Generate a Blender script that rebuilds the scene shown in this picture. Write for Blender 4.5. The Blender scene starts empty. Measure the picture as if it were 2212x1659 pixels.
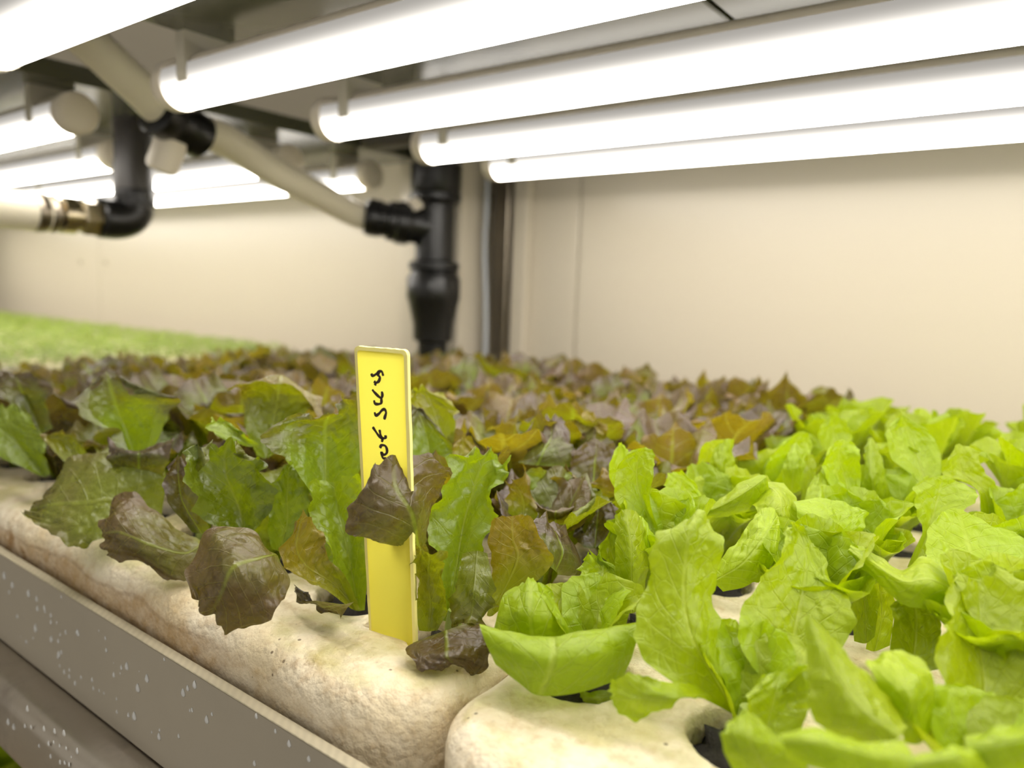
import bpy, bmesh, math, random
import numpy as np
from mathutils import Vector, Matrix
sc = bpy.context.scene
col = sc.collection
rnd = random.Random(11)

# ------------------------------------------------------------------ helpers
def link(o, parent=None):
    col.objects.link(o)
    if parent is not None: o.parent = parent
    return o
def tag(o, label=None, cat=None, group=None, kind=None):
    if label: o['label'] = label
    if cat: o['category'] = cat
    if group: o['group'] = group
    if kind: o['kind'] = kind
    return o
def empty(name, loc=(0, 0, 0)):
    o = bpy.data.objects.new(name, None); o.location = loc; o.empty_display_size = .02
    return link(o)
def mesh_np(name, V, F, mat=None, parent=None, smooth=True, uv=None, attr=None):
    me = bpy.data.meshes.new(name)
    me.from_pydata([tuple(v) for v in V], [], [tuple(f) for f in F])
    if smooth: me.polygons.foreach_set('use_smooth', [True]*len(me.polygons))
    if uv is not None:
        l = me.uv_layers.new(name='UVMap')
        vi = np.empty(len(me.loops), dtype=np.int32); me.loops.foreach_get('vertex_index', vi)
        l.data.foreach_set('uv', np.asarray(uv, dtype=np.float32)[vi].ravel())
    if attr is not None:
        a = me.color_attributes.new('leaf_tone', 'FLOAT_COLOR', 'POINT')
        a.data.foreach_set('color', np.asarray(attr, dtype=np.float32).ravel())
    me.update()
    o = bpy.data.objects.new(name, me)
    if mat: me.materials.append(mat)
    return link(o, parent)
def bm_obj(name, bm, mat, parent=None, smooth=False, loc=None):
    me = bpy.data.meshes.new(name); bm.to_mesh(me); bm.free()
    if smooth: me.polygons.foreach_set('use_smooth', [True]*len(me.polygons))
    o = bpy.data.objects.new(name, me); me.materials.append(mat)
    if loc: o.location = loc
    return link(o, parent)
def bx(bm, x0, x1, y0, y1, z0, z1, bev=0.0, seg=2):
    b = bmesh.new(); bmesh.ops.create_cube(b, size=1)
    for v in b.verts: v.co = Vector(((x0+x1)/2+v.co.x*(x1-x0), (y0+y1)/2+v.co.y*(y1-y0), (z0+z1)/2+v.co.z*(z1-z0)))
    if bev > 0: bmesh.ops.bevel(b, geom=b.edges[:], offset=bev, segments=seg, affect='EDGES', profile=.5)
    me = bpy.data.meshes.new('t'); b.to_mesh(me); b.free(); bm.from_mesh(me); bpy.data.meshes.remove(me)
    return bm
def box(name, x0, x1, y0, y1, z0, z1, mat, parent=None, bev=0.0, seg=2):
    return bm_obj(name, bx(bmesh.new(), x0, x1, y0, y1, z0, z1, bev, seg), mat, parent, smooth=False)
def lathe(name, prof, axis_o, axis_d, mat, parent=None, n=28, arc=None, sharp=40):
    # prof: list of (radius, distance along the axis)
    d = Vector(axis_d).normalized(); o = Vector(axis_o)
    a = d.orthogonal().normalized(); b = d.cross(a)
    V = []; F = []
    for r, t in prof:
        for i in range(n):
            q = 2*math.pi*i/n; V.append(o+d*t+(a*math.cos(q)+b*math.sin(q))*r)
    for k in range(len(prof)-1):
        for i in range(n):
            j = (i+1) % n; F.append((k*n+i, k*n+j, (k+1)*n+j, (k+1)*n+i))
    F.append(tuple(range(n-1, -1, -1))); F.append(tuple((len(prof)-1)*n+i for i in range(n)))
    ob = mesh_np(name, V, F, mat, parent, smooth=True)
    ob.data.set_sharp_from_angle(angle=math.radians(sharp))
    return ob
def catmull(P, n, closed=False):
    P = np.asarray(P, dtype=float); m = len(P)
    out = []
    for t in np.linspace(0, m-1-1e-9, n):
        i = int(t); f = t-i
        p0 = P[max(i-1, 0)] if i > 0 else 2*P[0]-P[1]
        p1 = P[i]; p2 = P[i+1]
        p3 = P[i+2] if i+2 < m else 2*P[-1]-P[-2]
        out.append(.5*((2*p1)+(-p0+p2)*f+(2*p0-5*p1+4*p2-p3)*f*f+(-p0+3*p1-3*p2+p3)*f**3))
    return np.array(out)
def tube(name, pts, r, mat, parent=None, n=16, samples=40, ry=None):
    C = catmull(pts, samples); V = []; F = []
    up = Vector((.1, .2, 1)).normalized()
    for k in range(samples):
        t = Vector(C[min(k+1, samples-1)]-C[max(k-1, 0)]).normalized()
        a = t.cross(up).normalized(); b = a.cross(t)
        for i in range(n):
            q = 2*math.pi*i/n; V.append(Vector(C[k])+(a*math.cos(q)+b*math.sin(q))*r)
    for k in range(samples-1):
        for i in range(n):
            j = (i+1) % n; F.append((k*n+i, k*n+j, (k+1)*n+j, (k+1)*n+i))
    F.append(tuple(range(n-1, -1, -1))); F.append(tuple((samples-1)*n+i for i in range(n)))
    return mesh_np(name, V, F, mat, parent)

# ------------------------------------------------------------------ materials
def s2l(c): return tuple((v/255/12.92 if v/255 <= .04045 else ((v/255+.055)/1.055)**2.4) for v in c)+(1.,)
class NT:
    def __init__(s, name):
        s.m = bpy.data.materials.new(name); s.m.use_nodes = True; s.t = s.m.node_tree; s.t.nodes.clear()
        s.out = s.t.nodes.new('ShaderNodeOutputMaterial')
    def n(s, typ, **kw):
        nd = s.t.nodes.new('ShaderNode'+typ)
        for k, v in kw.items():
            if k in ('i',):
                for kk, vv in v.items():
                    if hasattr(vv, 'is_linked') or isinstance(vv, bpy.types.NodeSocket): s.t.links.new(vv, nd.inputs[kk])
                    else: nd.inputs[kk].default_value = vv
            else: setattr(nd, k, v)
        return nd
    def math(s, op, a, b=0.0, c=0.0, clamp=False):
        return s.n('Math', operation=op, use_clamp=clamp, i={0: a, 1: b, 2: c}).outputs[0]
    def ss(s, x, lo, hi, tlo=0., thi=1.):
        return s.n('MapRange', interpolation_type='SMOOTHSTEP', i={0: x, 1: lo, 2: hi, 3: tlo, 4: thi}).outputs[0]
    def mix(s, f, a, b, blend='MIX'):
        nd = s.t.nodes.new('ShaderNodeMix'); nd.data_type = 'RGBA'; nd.blend_type = blend
        for k, v in ((0, f), (6, a), (7, b)):
            if isinstance(v, bpy.types.NodeSocket): s.t.links.new(v, nd.inputs[k])
            else: nd.inputs[k].default_value = v
        return nd.outputs[2]
    def noise(s, vec, scale, detail=3, rough=.5, dist=0):
        return s.n('TexNoise', i={'Vector': vec, 'Scale': scale, 'Detail': detail, 'Roughness': rough, 'Distortion': dist}).outputs[0]
    def bump(s, h, strength=.3, dist=.001, normal=None):
        i = {'Height': h, 'Strength': strength, 'Distance': dist}
        if normal is not None: i['Normal'] = normal
        return s.n('Bump', i=i).outputs[0]
    def bsdf(s, **i):
        return s.n('BsdfPrincipled', i={k.replace('_', ' '): v for k, v in i.items()})
    def done(s, sh): s.t.links.new(sh, s.out.inputs[0]); return s.m
def plain(name, rgb, rough=.5, metal=0., spec=.5, noise=0.0, nscale=60., bump=0.):
    t = NT(name); c = s2l(rgb); v = t.n('TexCoord').outputs['Object']
    f = t.noise(v, nscale, 4)
    cc = t.mix(t.math('MULTIPLY', f, noise), c, tuple(x*.55 for x in c[:3])+(1,)) if noise else c
    b = t.bsdf(Base_Color=cc, Roughness=rough, Metallic=metal)
    b.inputs['Specular IOR Level'].default_value = spec
    if bump: t.t.links.new(t.bump(t.noise(v, nscale*6, 3), bump, .0005), b.inputs['Normal'])
    return t.done(b.outputs[0])

def leaf_material(name, green, red, back, back_red, trans, orange, wet, tmix, vein):
    t = NT(name)
    uv = t.n('UVMap', uv_map='UVMap').outputs[0]
    sep = t.n('SeparateXYZ', i={0: uv}); u, v = sep.outputs[0], sep.outputs[1]
    obj = t.n('TexCoord').outputs['Object']
    at = t.n('Attribute', attribute_name='leaf_tone', attribute_type='GEOMETRY')
    sa = t.n('SeparateColor', i={0: at.outputs['Color']}); blush, tone, org = sa.outputs[0], sa.outputs[1], sa.outputs[2]
    av = t.math('MULTIPLY', t.math('ABSOLUTE', t.math('SUBTRACT', v, .5)), 2.)
    wob = t.math('MULTIPLY', t.math('SUBTRACT', t.noise(obj, 60., 2), .5), .35)
    # midrib and side veins
    mid = t.math('MULTIPLY', t.ss(av, .075, .012), t.math('SUBTRACT', 1.05, t.math('MULTIPLY', u, .75)))
    lat = t.math('FRACT', t.math('ADD', t.math('MULTIPLY', t.math('SUBTRACT', u, t.math('MULTIPLY', av, .33)), 7.), wob))
    latd = t.math('ABSOLUTE', t.math('SUBTRACT', lat, .5))
    lat = t.math('MULTIPLY', t.ss(latd, .055, .012), t.ss(av, 1., .45))
    vor = t.n('TexVoronoi', feature='DISTANCE_TO_EDGE', i={'Vector': obj, 'Scale': 170., 'Randomness': 1.}).outputs[0]
    net = t.ss(vor, .05, .008)
    veins = t.math('MAXIMUM', mid, t.math('MAXIMUM', t.math('MULTIPLY', lat, .7), t.math('MULTIPLY', net, .12 if tmix < .35 else .24)))
    n1 = t.noise(obj, 90., 4, .6); n2 = t.noise(obj, 420., 3, .6)
    bl = t.math('ADD', blush, t.math('MULTIPLY', t.math('SUBTRACT', n1, .5), .5), clamp=True)
    bl = t.math('MULTIPLY', bl, t.math('SUBTRACT', 1., t.math('MULTIPLY', mid, .6)), clamp=True)
    bl = t.ss(bl, .15, .85)
    front = t.mix(bl, s2l(green), s2l(red)); bk = t.mix(bl, s2l(back), s2l(back_red))
    geo = t.n('NewGeometry')
    base = t.mix(geo.outputs['Backfacing'], front, bk)
    base = t.mix(t.math('MULTIPLY', t.math('ABSOLUTE', org), .75, clamp=True), base, s2l(orange))
    lighter = t.mix(.55, base, s2l((205, 215, 120)))
    base = t.mix(t.math('MULTIPLY', veins, vein), base, lighter)
    base = t.mix(t.math('MULTIPLY', t.math('SUBTRACT', n2, .35), .5, clamp=True), base, t.mix(.5, base, s2l((40, 50, 10))))
    tn = t.n('CombineColor', i={0: tone, 1: tone, 2: tone}).outputs[0]
    base = t.mix(1., base, tn, 'MULTIPLY')
    tcol = t.mix(t.math('MULTIPLY', bl, .85), s2l(trans), s2l(orange))
    tcol = t.mix(t.math('MULTIPLY', org, .7, clamp=True), tcol, s2l(orange))
    tcol = t.mix(t.math('MULTIPLY', veins, .4), tcol, s2l((225, 230, 90)))
    tcol = t.mix(1., tcol, tn, 'MULTIPLY')
    # blistered surface between the veins
    sm = t.n('TexVoronoi', feature='F1', i={'Vector': obj, 'Scale': 210.}).outputs[0]
    hgt = t.math('ADD', t.math('MULTIPLY', veins, -.9), t.math('ADD', t.math('MULTIPLY', sm, -.7), t.math('MULTIPLY', n2, .55)))
    big = t.noise(obj, 105., 2, .5)
    nrm = t.bump(big, .7, .0034)
    nrm = t.bump(hgt, .5, .0010, nrm)
    rough = t.ss(t.noise(obj, 160., 3), .35, .7, wet, wet+.22)
    b = t.bsdf(Base_Color=base, Roughness=rough, Normal=nrm)
    b.inputs['Specular IOR Level'].default_value = .8 if tmix < .35 else .55
    tr = t.n('BsdfTranslucent', i={'Color': tcol, 'Normal': nrm})
    ms = t.n('MixShader', i={0: tmix, 1: b.outputs[0], 2: tr.outputs[0]})
    return t.done(ms.outputs[0])

M = {}
M['red'] = leaf_material('red_lettuce_leaf', (114, 138, 24), (76, 59, 49), (120, 128, 30), (96, 74, 46), (176, 198, 6), (142, 118, 12), .26, .31, .20)
M['green'] = leaf_material('green_lettuce_leaf', (146, 170, 2), (146, 170, 2), (152, 174, 14), (152, 174, 14), (190, 214, 0), (208, 204, 0), .33, .38, .38)
M['stem'] = plain('lettuce_stem', (150, 165, 80), .5)
M['seedling'] = plain('seedling_green', (136, 160, 34), .5)

def foam_material():
    t = NT('expanded_foam'); obj = t.n('TexCoord').outputs['Object']; g = t.n('NewGeometry').outputs['Position']
    sp = t.n('SeparateXYZ', i={0: obj}); x, y, z = sp.outputs
    n1 = t.noise(obj, 30., 5, .6); n2 = t.noise(obj, 160., 4, .65); n3 = t.noise(obj, 700., 2)
    c = t.mix(t.ss(n1, .35, .75), s2l((244, 232, 206)), s2l((226, 208, 170)))
    c = t.mix(t.math('MULTIPLY', t.ss(n2, .45, .75), .5), c, s2l((196, 165, 112)))
    # brown water line along the front face
    zz = t.math('ADD', z, t.math('MULTIPLY', t.math('SUBTRACT', t.noise(obj, 25., 4), .5), .012))
    front = t.ss(y, .158, .149)
    ln = t.math('MULTIPLY', t.ss(zz, -.005, -.012), t.ss(n2, .25, .6, .55, 1.))
    ln = t.math('MULTIPLY', ln, front)
    left = t.ss(x, -.215, -.262)      # dirtier towards the far end of the raft
    c = t.mix(t.math('MULTIPLY', ln, t.math('ADD', t.math('MULTIPLY', left, .48), .08)), c, s2l((170, 124, 56)))
    thin = t.math('MULTIPLY', t.ss(t.math('ABSOLUTE', t.math('ADD', zz, .0095)), .0012, .0003), front)
    c = t.mix(t.math('MULTIPLY', t.math('MULTIPLY', thin, left), .25), c, s2l((120, 78, 30)))
    pat = t.math('MULTIPLY', t.ss(t.noise(obj, 22., 3), .62, .70), t.ss(n2, .4, .6))
    c = t.mix(t.math('MULTIPLY', t.math('MULTIPLY', pat, front), .6), c, s2l((150, 108, 50)))
    # algae film on the flat top
    c = t.mix(t.math('MULTIPLY', t.math('MULTIPLY', t.ss(z, -.003, -.0004), t.ss(t.noise(obj, 45., 4), .40, .62)), .5), c, s2l((176, 172, 84)))
    # specks of dirt
    sv = t.n('TexVoronoi', feature='F1', i={'Vector': obj, 'Scale': 210.})
    spk = t.math('MULTIPLY', t.ss(sv.outputs['Distance'], .17, .10), t.ss(t.noise(obj, 40., 2), .56, .62))
    c = t.mix(t.math('MULTIPLY', spk, .75), c, s2l((84, 58, 24)))
    h = t.math('ADD', t.math('MULTIPLY', n2, 1.), t.math('MULTIPLY', n3, .35))
    v2 = t.n('TexVoronoi', feature='F1', i={'Vector': obj, 'Scale': 330.}).outputs[0]
    h = t.math('ADD', h, t.math('MULTIPLY', v2, -.5))
    b = t.bsdf(Base_Color=c, Roughness=.7, Normal=t.bump(h, .7, .0014))
    b.inputs['Specular IOR Level'].default_value = .35
    return t.done(b.outputs[0])
M['foam'] = foam_material()

def pvc_material():
    t = NT('grey_pvc'); obj = t.n('TexCoord').outputs['Object']
    n1 = t.noise(obj, 14., 3); n2 = t.noise(obj, 900., 2)
    c = t.mix(n1, s2l((182, 173, 155)), s2l((166, 157, 140)))
    b = t.bsdf(Base_Color=c, Roughness=t.ss(n1, .3, .7, .32, .42), Normal=t.bump(n2, .05, .0003))
    return t.done(b.outputs[0])
M['pvc'] = pvc_material()
def sawn_material():
    t = NT('sawn_pvc_edge'); obj = t.n('TexCoord').outputs['Object']
    w = t.n('TexWave', wave_type='BANDS', bands_direction='DIAGONAL', i={'Vector': obj, 'Scale': 160., 'Distortion': 2., 'Detail': 2.}).outputs[0]
    c = t.mix(w, s2l((188, 178, 152)), s2l((180, 170, 145)))
    b = t.bsdf(Base_Color=c, Roughness=.6, Normal=t.bump(w, .25, .0004))
    return t.done(b.outputs[0])
M['sawn'] = sawn_material()
def steel_material():
    t = NT('brushed_stainless_steel'); obj = t.n('TexCoord').outputs['Object']
    mp = t.n('Mapping', i={0: obj, 3: (6., 300., 300.)}).outputs[0]
    br = t.noise(mp, 4., 4); bl = t.noise(obj, 28., 4, .6)
    c = t.mix(t.ss(bl, .45, .75), s2l((192, 184, 172)), s2l((158, 149, 138)))
    b = t.bsdf(Base_Color=c, Metallic=1., Roughness=t.math('ADD', t.ss(bl, .4, .7, .32, .44), t.math('MULTIPLY', br, .06)), Normal=t.bump(br, .06, .0003))
    return t.done(b.outputs[0])
M['steel'] = steel_material()
M['zinc'] = plain('galvanised_strip', (150, 140, 124), .35, 1., noise=.5, nscale=25)
M['soil'] = plain('dark_wet_soil', (34, 27, 20), .75, noise=.6, nscale=300., bump=1.)
M['wall'] = plain('cream_sandwich_panel', (198, 189, 170), .30, spec=.45, noise=.06, nscale=3.)
M['joint'] = plain('panel_joint', (178, 170, 150), .6)
M['shelf'] = plain('grey_green_shelf_panel', (92, 92, 72), .2, spec=.5, noise=.12, nscale=4.)
M['dark'] = plain('dark_grey_beam', (74, 68, 56), .5, noise=.3, nscale=20.)
M['floor'] = plain('floor_grey', (190, 182, 166), .5)
M['black'] = plain('black_plastic', (20, 19, 18), .32, noise=.2, nscale=40.)
M['greyblack'] = plain('grey_black_pipe', (58, 54, 50), .40)
M['hose'] = plain('off_white_hose', (238, 230, 206), .42)
M['brass'] = plain('nickel_brass', (196, 184, 158), .25, 1.)
M['whitecap'] = plain('white_plastic', (226, 216, 196), .45)
M['bracket'] = plain('translucent_white_clip', (190, 184, 166), .4)
M['cable'] = plain('grey_cable', (176, 180, 184), .45)
def label_material():
    t = NT('yellow_plastic_label'); v = t.n('TexCoord').outputs['Object']; n1 = t.noise(v, 70., 3)
    c = t.mix(n1, s2l((255, 243, 100)), s2l((252, 236, 76)))
    b = t.bsdf(Base_Color=c, Roughness=.4)
    tr = t.n('BsdfTranslucent', i={'Color': s2l((255, 246, 96))})
    return t.done(t.n('MixShader', i={0: .5, 1: b.outputs[0], 2: tr.outputs[0]}).outputs[0])
M['yellow'] = label_material()
M['frost'] = plain('worn_label_edge', (255, 244, 150), .6)
M['ink'] = plain('brown_black_marker', (48, 26, 14), .5)
def water_material():
    t = NT('water_drop')
    b = t.bsdf(Base_Color=(.95, .95, .93, 1), Roughness=.03, IOR=1.33)
    b.inputs['Transmission Weight'].default_value = .35
    return t.done(b.outputs[0])
M['water'] = water_material()
def diffuser_material():
    t = NT('lit_tube_diffuser'); nz = t.n('SeparateXYZ', i={0: t.n('TexCoord').outputs['Normal']}).outputs[2]
    s = t.math('POWER', t.math('MULTIPLY_ADD', nz, -.5, .5), 6.0)
    em = t.n('Emission', i={'Color': (1., .945, .86, 1), 'Strength': t.math('ADD', t.math('MULTIPLY', s, TUBE), .42)})
    return t.done(em.outputs[0])
TUBE = 22.0
M['diff'] = diffuser_material()

# ------------------------------------------------------------------ setting
WY = .71
def structure(o): o['kind'] = 'structure'; return o
# back wall: sandwich panels with narrow joints
bm = bmesh.new(); xs = [-2.62, -1.585, -.452, .68, 1.7]
for a, b in zip(xs[:-1], xs[1:]): bx(bm, a+.0012, b-.0012, WY, WY+.06, -.9, 1.3, .0012, 1)
structure(bm_obj('wall_back', bm, M['wall']))
for k, x in enumerate(xs[1:-1]): structure(box('trim_%d' % (k+1), x-.0013, x+.0013, WY+.004, WY+.05, -.9, 1.3, M['joint']))
structure(box('wall_left', -2.70, -2.62, -1.4, WY+.06, -.9, 1.3, M['wall']))
structure(box('floor', -2.7, 1.7, -1.4, WY+.06, -.95, -.9, M['floor']))
# screws in the far wall panel beside the joint
for k, px in enumerate((-1.665, -1.555)):
    s = lathe('wall_screw', [(.006, 0), (.006, .002), (.003, .004)], (px, WY, .150), (0, -1, 0), M['joint'], n=14)
    tag(s, 'small screw head left of the joint on the cream far wall' if k == 0 else 'small screw head right of the joint on the cream far wall', 'screw')

# shelf undersides overhead
def shelf(name, x0, x1, label):
    o = box(name, x0, x1, .10, .645, .268, .282, M['shelf'], None, .001, 1)
    return tag(o, label, 'shelf')
shelf('overhead_shelf_panel', -.441, -.165, 'grey-green shelf underside left of the dark joint, over the near tube ends')
shelf('overhead_shelf_panel', -.162, 1.45, 'long grey-green shelf underside panel right of the ceiling joint at the top right')
shelf('overhead_shelf_panel', -2.55, -.625, 'grey-green shelf underside panel beyond the dark gap, above the farther light tubes')
cb = tag(empty('rack_crossbeam', (-.53, .3, .29)), 'dark grey crossbeam in the gap between the overhead shelf panels', 'beam')
o = box('beam_body', -.60, -.46, .10, .57, .33, .36, M['dark']); o.parent = cb; o.matrix_parent_inverse = Matrix.Translation((.53, -.3, -.29))
for yy in (.195, .55):
    o = box('bracket', -.615, -.452, yy-.012, yy+.012, .264, .33, M['dark'], None, .002, 1); o.parent = cb; o.matrix_parent_inverse = Matrix.Translation((.53, -.3, -.29))
ch = box('cable_channel', -.184, 1.2, .523, .548, .257, .2684, M['dark'], None, .002, 1)
tag(ch, 'dark strip running along the shelf underside between the light tubes at right', 'cable channel')

# ------------------------------------------------------------------ LED tubes
R_T = .0148
def make_tube(x0, x1, y, label, group, clips, near_cap=True, cap_left=True):
    root = tag(empty('led_tube', (x0, y, .2445)), label, 'light tube', group)
    n = 40; V = []; F = []
    def seg(a0, a1, m, xa, xb):
        V = []; F = []
        for x in (xa, xb):
            for i in range(m+1):
                q = math.radians(a0+(a1-a0)*i/m); V.append((x, math.cos(q)*R_T, math.sin(q)*R_T))
        for i in range(m): F.append((i, i+1, m+2+i, m+1+i))
        return V, F
    L = x1-x0
    # lit lower part of the round cover and the pale housing along its back
    V, F = seg(-206, 26, 30, .012, L-.012); d = mesh_np('diffuser', V, [f[::-1] for f in F], M['diff'], root)
    V, F = seg(26, 154, 14, .012, L-.012); mesh_np('housing', V, [f[::-1] for f in F], M['whitecap'], root)
    for xe, sgn in ((0, 1), (L, -1)):
        lathe('end_cap', [(.010, 0), (.0142, .0012), (.0155, .003), (.0155, .013)], (xe, 0, 0), (sgn, 0, 0), M['whitecap'], root, n=30)
    for cx in clips:
        bm = bmesh.new()
        pts = []
        for q in range(200, 20, -12): pts.append((math.cos(math.radians(q))*(R_T+.0012), math.sin(math.radians(q))*(R_T+.0012)))
        wd = .0045
        prof = [(-.0165, .0235), (-.0165, .006), (-.0166, .0), (-.0158, -.0045), (-.0148, -.0045), (-.0152, .002), (-.0148, .006), (-.011, .0105), (0, .0152), (.011, .0105), (.0148, .006), (.0152, .0), (.0165, .0), (.0166, .0235)]
        vs = [[bm.verts.new((cx-x0+sx*wd, yy, zz)) for yy, zz in prof] for sx in (-1, 1)]
        bm.faces.new(vs[0]); bm.faces.new(vs[1][::-1])
        for i in range(len(prof)):
            j = (i+1) % len(prof); bm.faces.new((vs[0][i], vs[1][i], vs[1][j], vs[0][j]))
        bmesh.ops.recalc_face_normals(bm, faces=bm.faces[:])
        cl = bm_obj('mounting_clip', bm, M['bracket'], root)
    return root
gA = 'lit tubes over the near bed'
nm = ['first and frontmost', 'second', 'third', 'fourth', 'fifth and hindmost']
lb = ['frontmost lit white tube, cut off at the upper left corner of the photo',
      'second lit tube from the front, longest and brightest across the top',
      'third lit tube from the front, its end cap right of the white hose',
      'fourth lit tube from the front, its end just above the black pipe',
      'hindmost lit tube, nearest the cream wall above the right half']
for k, (y, x0) in enumerate(((.160, -.476), (.262, -.4775), (.373, -.4655), (.482, -.472), (.584, -.479))):
    make_tube(x0, 1.05+.003*k, y, lb[k], None, [x0+.040, .25, .8])
lbB = ['far tube at left edge with round white end cap facing us, frontmost beyond the gap',
       'far lit tube ending behind the black downpipe, second beyond the gap',
       'far lit tube with its cap right of the white hose, third beyond the gap',
       'far lit tube ending left of the black tee, hindmost beyond the gap']
for k, (y, x1) in enumerate(((.264, -.612), (.372, -.782), (.474, -.640), (.580, -.638))):
    make_tube(-2.1, x1, y, lbB[k], None, [x1-.05, -1.2])

# ------------------------------------------------------------------ foam rafts
PITCH = .055
YS = [.195+PITCH*k for k in range(8)]
def make_raft(x0, x1, xs, notch=None, dy=0.):
    bm = bmesh.new(); bmesh.ops.create_cube(bm, size=1)
    for v in bm.verts: v.co = Vector(((x0+x1)/2+v.co.x*(x1-x0), .373+v.co.y*.455, -.0275+v.co.z*.055))
    ev = [e for e in bm.edges if abs(e.verts[0].co.z-e.verts[1].co.z) > .01]
    bmesh.ops.bevel(bm, geom=ev, offset=.030, segments=9, affect='EDGES', profile=.5)      # rounded plan corners
    et = [e for e in bm.edges if abs(e.verts[0].co.z-e.verts[1].co.z) < 1e-5 and len(e.link_faces) == 2 and abs(e.link_faces[0].normal.z-e.link_faces[1].normal.z) > .5]
    bmesh.ops.bevel(bm, geom=et, offset=.0115, segments=5, affect='EDGES', profile=.5)
    me = bpy.data.meshes.new('foam_raft'); bm.to_mesh(me); bm.free()
    o = bpy.data.objects.new('foam_raft', me); col.objects.link(o)
    cb = bmesh.new()
    for x in xs:
        for y in YS:
            bmesh.ops.create_cone(cb, cap_ends=True, segments=22, radius1=.0115, radius2=.0175, depth=.05,
                matrix=Matrix.Translation((x+rnd.uniform(-.001, .001), y+dy+rnd.uniform(-.001, .001), -.018)))
    if notch: bx(cb, notch[0]-.007, notch[0]+.006, notch[1]-.004, notch[1]+.02, -.03, .02)
    cm = bpy.data.meshes.new('c'); cb.to_mesh(cm); cb.free()
    c = bpy.data.objects.new('c', cm); col.objects.link(c)
    b = o.modifiers.new('b', 'BOOLEAN'); b.object = c; b.operation = 'DIFFERENCE'; b.solver = 'EXACT'
    r = o.modifiers.new('r', 'REMESH'); r.mode = 'VOXEL'; r.voxel_size = .00165
    s = o.modifiers.new('s', 'SMOOTH'); s.factor = .5; s.iterations = 7
    bpy.context.view_layer.update()
    dg = bpy.context.evaluated_depsgraph_get()
    nm = bpy.data.meshes.new_from_object(o.evaluated_get(dg))
    bpy.data.objects.remove(o); bpy.data.objects.remove(c)
    nv = len(nm.vertices); co = np.empty(nv*3); nm.vertices.foreach_get('co', co); co = co.reshape(-1, 3)
    no = np.empty(nv*3); nm.vertices.foreach_get('normal', no); no = no.reshape(-1, 3)
    x, y, z = co.T     # hand-cut, lumpy foam skin
    w = .0007*np.sin(x*55+y*40+2*np.sin(y*31))*np.cos(y*90-x*23)+.00035*np.sin(x*173+1.3+2*np.sin(y*67))*np.sin(z*160+y*131)+.00018*np.sin(x*391+3*np.sin(z*120))*np.sin(y*310+z*333)
    co += no*w[:, None]
    nm.vertices.foreach_set('co', co.ravel()); nm.polygons.foreach_set('use_smooth', [True]*len(nm.polygons))
    nm.name = 'foam_raft'; nm.materials.clear(); nm.materials.append(M['foam'])
    o = bpy.data.objects.new('foam_raft', nm); col.objects.link(o)
    return o
SEAM = -.1462; DYG = .007
XR = [-.170-PITCH*k for k in range(11)]
XG = [-.120+PITCH*k for k in range(7)]
ra = make_raft(-.748, SEAM-.0006, XR, (-.1955, .184)); tag(ra, 'stained cream foam raft under the red lettuces, left of the seam', 'foam raft')
rb = make_raft(SEAM+.0006, .2665, XG, None, DYG); tag(rb, 'cream foam raft under the green lettuces, right of the seam', 'foam raft')

# grey plastic trough and the steel rail under it
tr = tag(empty('growing_trough', (-.3, .14, -.02)), 'grey plastic trough side with water drops, holding the foam rafts', 'trough')
def part(name, o, root): 
    o.name = name; o.parent = root; o.matrix_parent_inverse = Matrix.Translation(root.location).inverted(); return o
part('side_panel', box('side_panel', -2.3, .6, .1385, .1428, -.0605, -.0185, M['pvc']), tr)
part('sawn_rim', box('sawn_rim', -2.3, .6, .13845, .14285, -.0185, -.0178, M['sawn'], None, .0002, 1), tr)
part('base_panel', box('base_panel', -2.3, .6, .1385, .607, -.0655, -.0605, M['pvc']), tr)
part('back_panel', box('back_panel', -2.3, .6, .603, .607, -.0605, -.0185, M['pvc']), tr)
rl = tag(empty('steel_rail', (-.3, .14, -.08)), 'rounded stainless steel rail under the grey trough at lower left', 'rail')
bm = bmesh.new(); b2 = bmesh.new(); bmesh.ops.create_cube(b2, size=1)
for v in b2.verts: v.co = Vector((-.85+v.co.x*2.9, .1405+v.co.y*.041, -.0837+v.co.z*.0346))
bmesh.ops.bevel(b2, geom=[e for e in b2.edges if abs(e.verts[0].co.x-e.verts[1].co.x) > .1], offset=.0075, segments=6, affect='EDGES', profile=.5)
part('rail_body', bm_obj('rail_body', b2, M['steel'], None, smooth=True), rl); bm.free()
rl.children[0].data.set_sharp_from_angle(angle=math.radians(50))
part('support_channel', box('support_channel', -2.3, .6, .15, .60, -.10, -.0665, M['dark']), rl)

# water drops on the trough side and on the rail
def drop_mesh(seed):
    r = random.Random(seed); V = []; F = []; n = 14; m = 6
    for j in range(m+1):
        q = j/m*math.pi/2
        for i in range(n):
            a = 2*math.pi*i/n; rr = math.cos(q)
            ex = math.cos(a)*rr; ez = math.sin(a)*rr
            if ez > 0: ex *= (1-.55*ez); ez *= 1.55
            V.append((ex, -math.sin(q)*.62-.02, ez))
    for j in range(m):
        for i in range(n):
            k = (i+1) % n; F.append((j*n+i, j*n+k, (j+1)*n+k, (j+1)*n+i))
    F.append(tuple(range(n-1, -1, -1)))
    me = bpy.data.meshes.new('water_drop'); me.from_pydata(V, [], F); me.polygons.foreach_set('use_smooth', [True]*len(F)); me.materials.append(M['water'])
    return me
DM = [drop_mesh(1)]
def drop(root, x, y, z, s, sz=1.):
    o = bpy.data.objects.new('water_drop', DM[0]); o.location = (x, y, z); o.scale = (s*1.25, s*1.0, s*1.25*sz)
    link(o, root); o.matrix_parent_inverse = Matrix.Translation(root.location).inverted()
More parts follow.
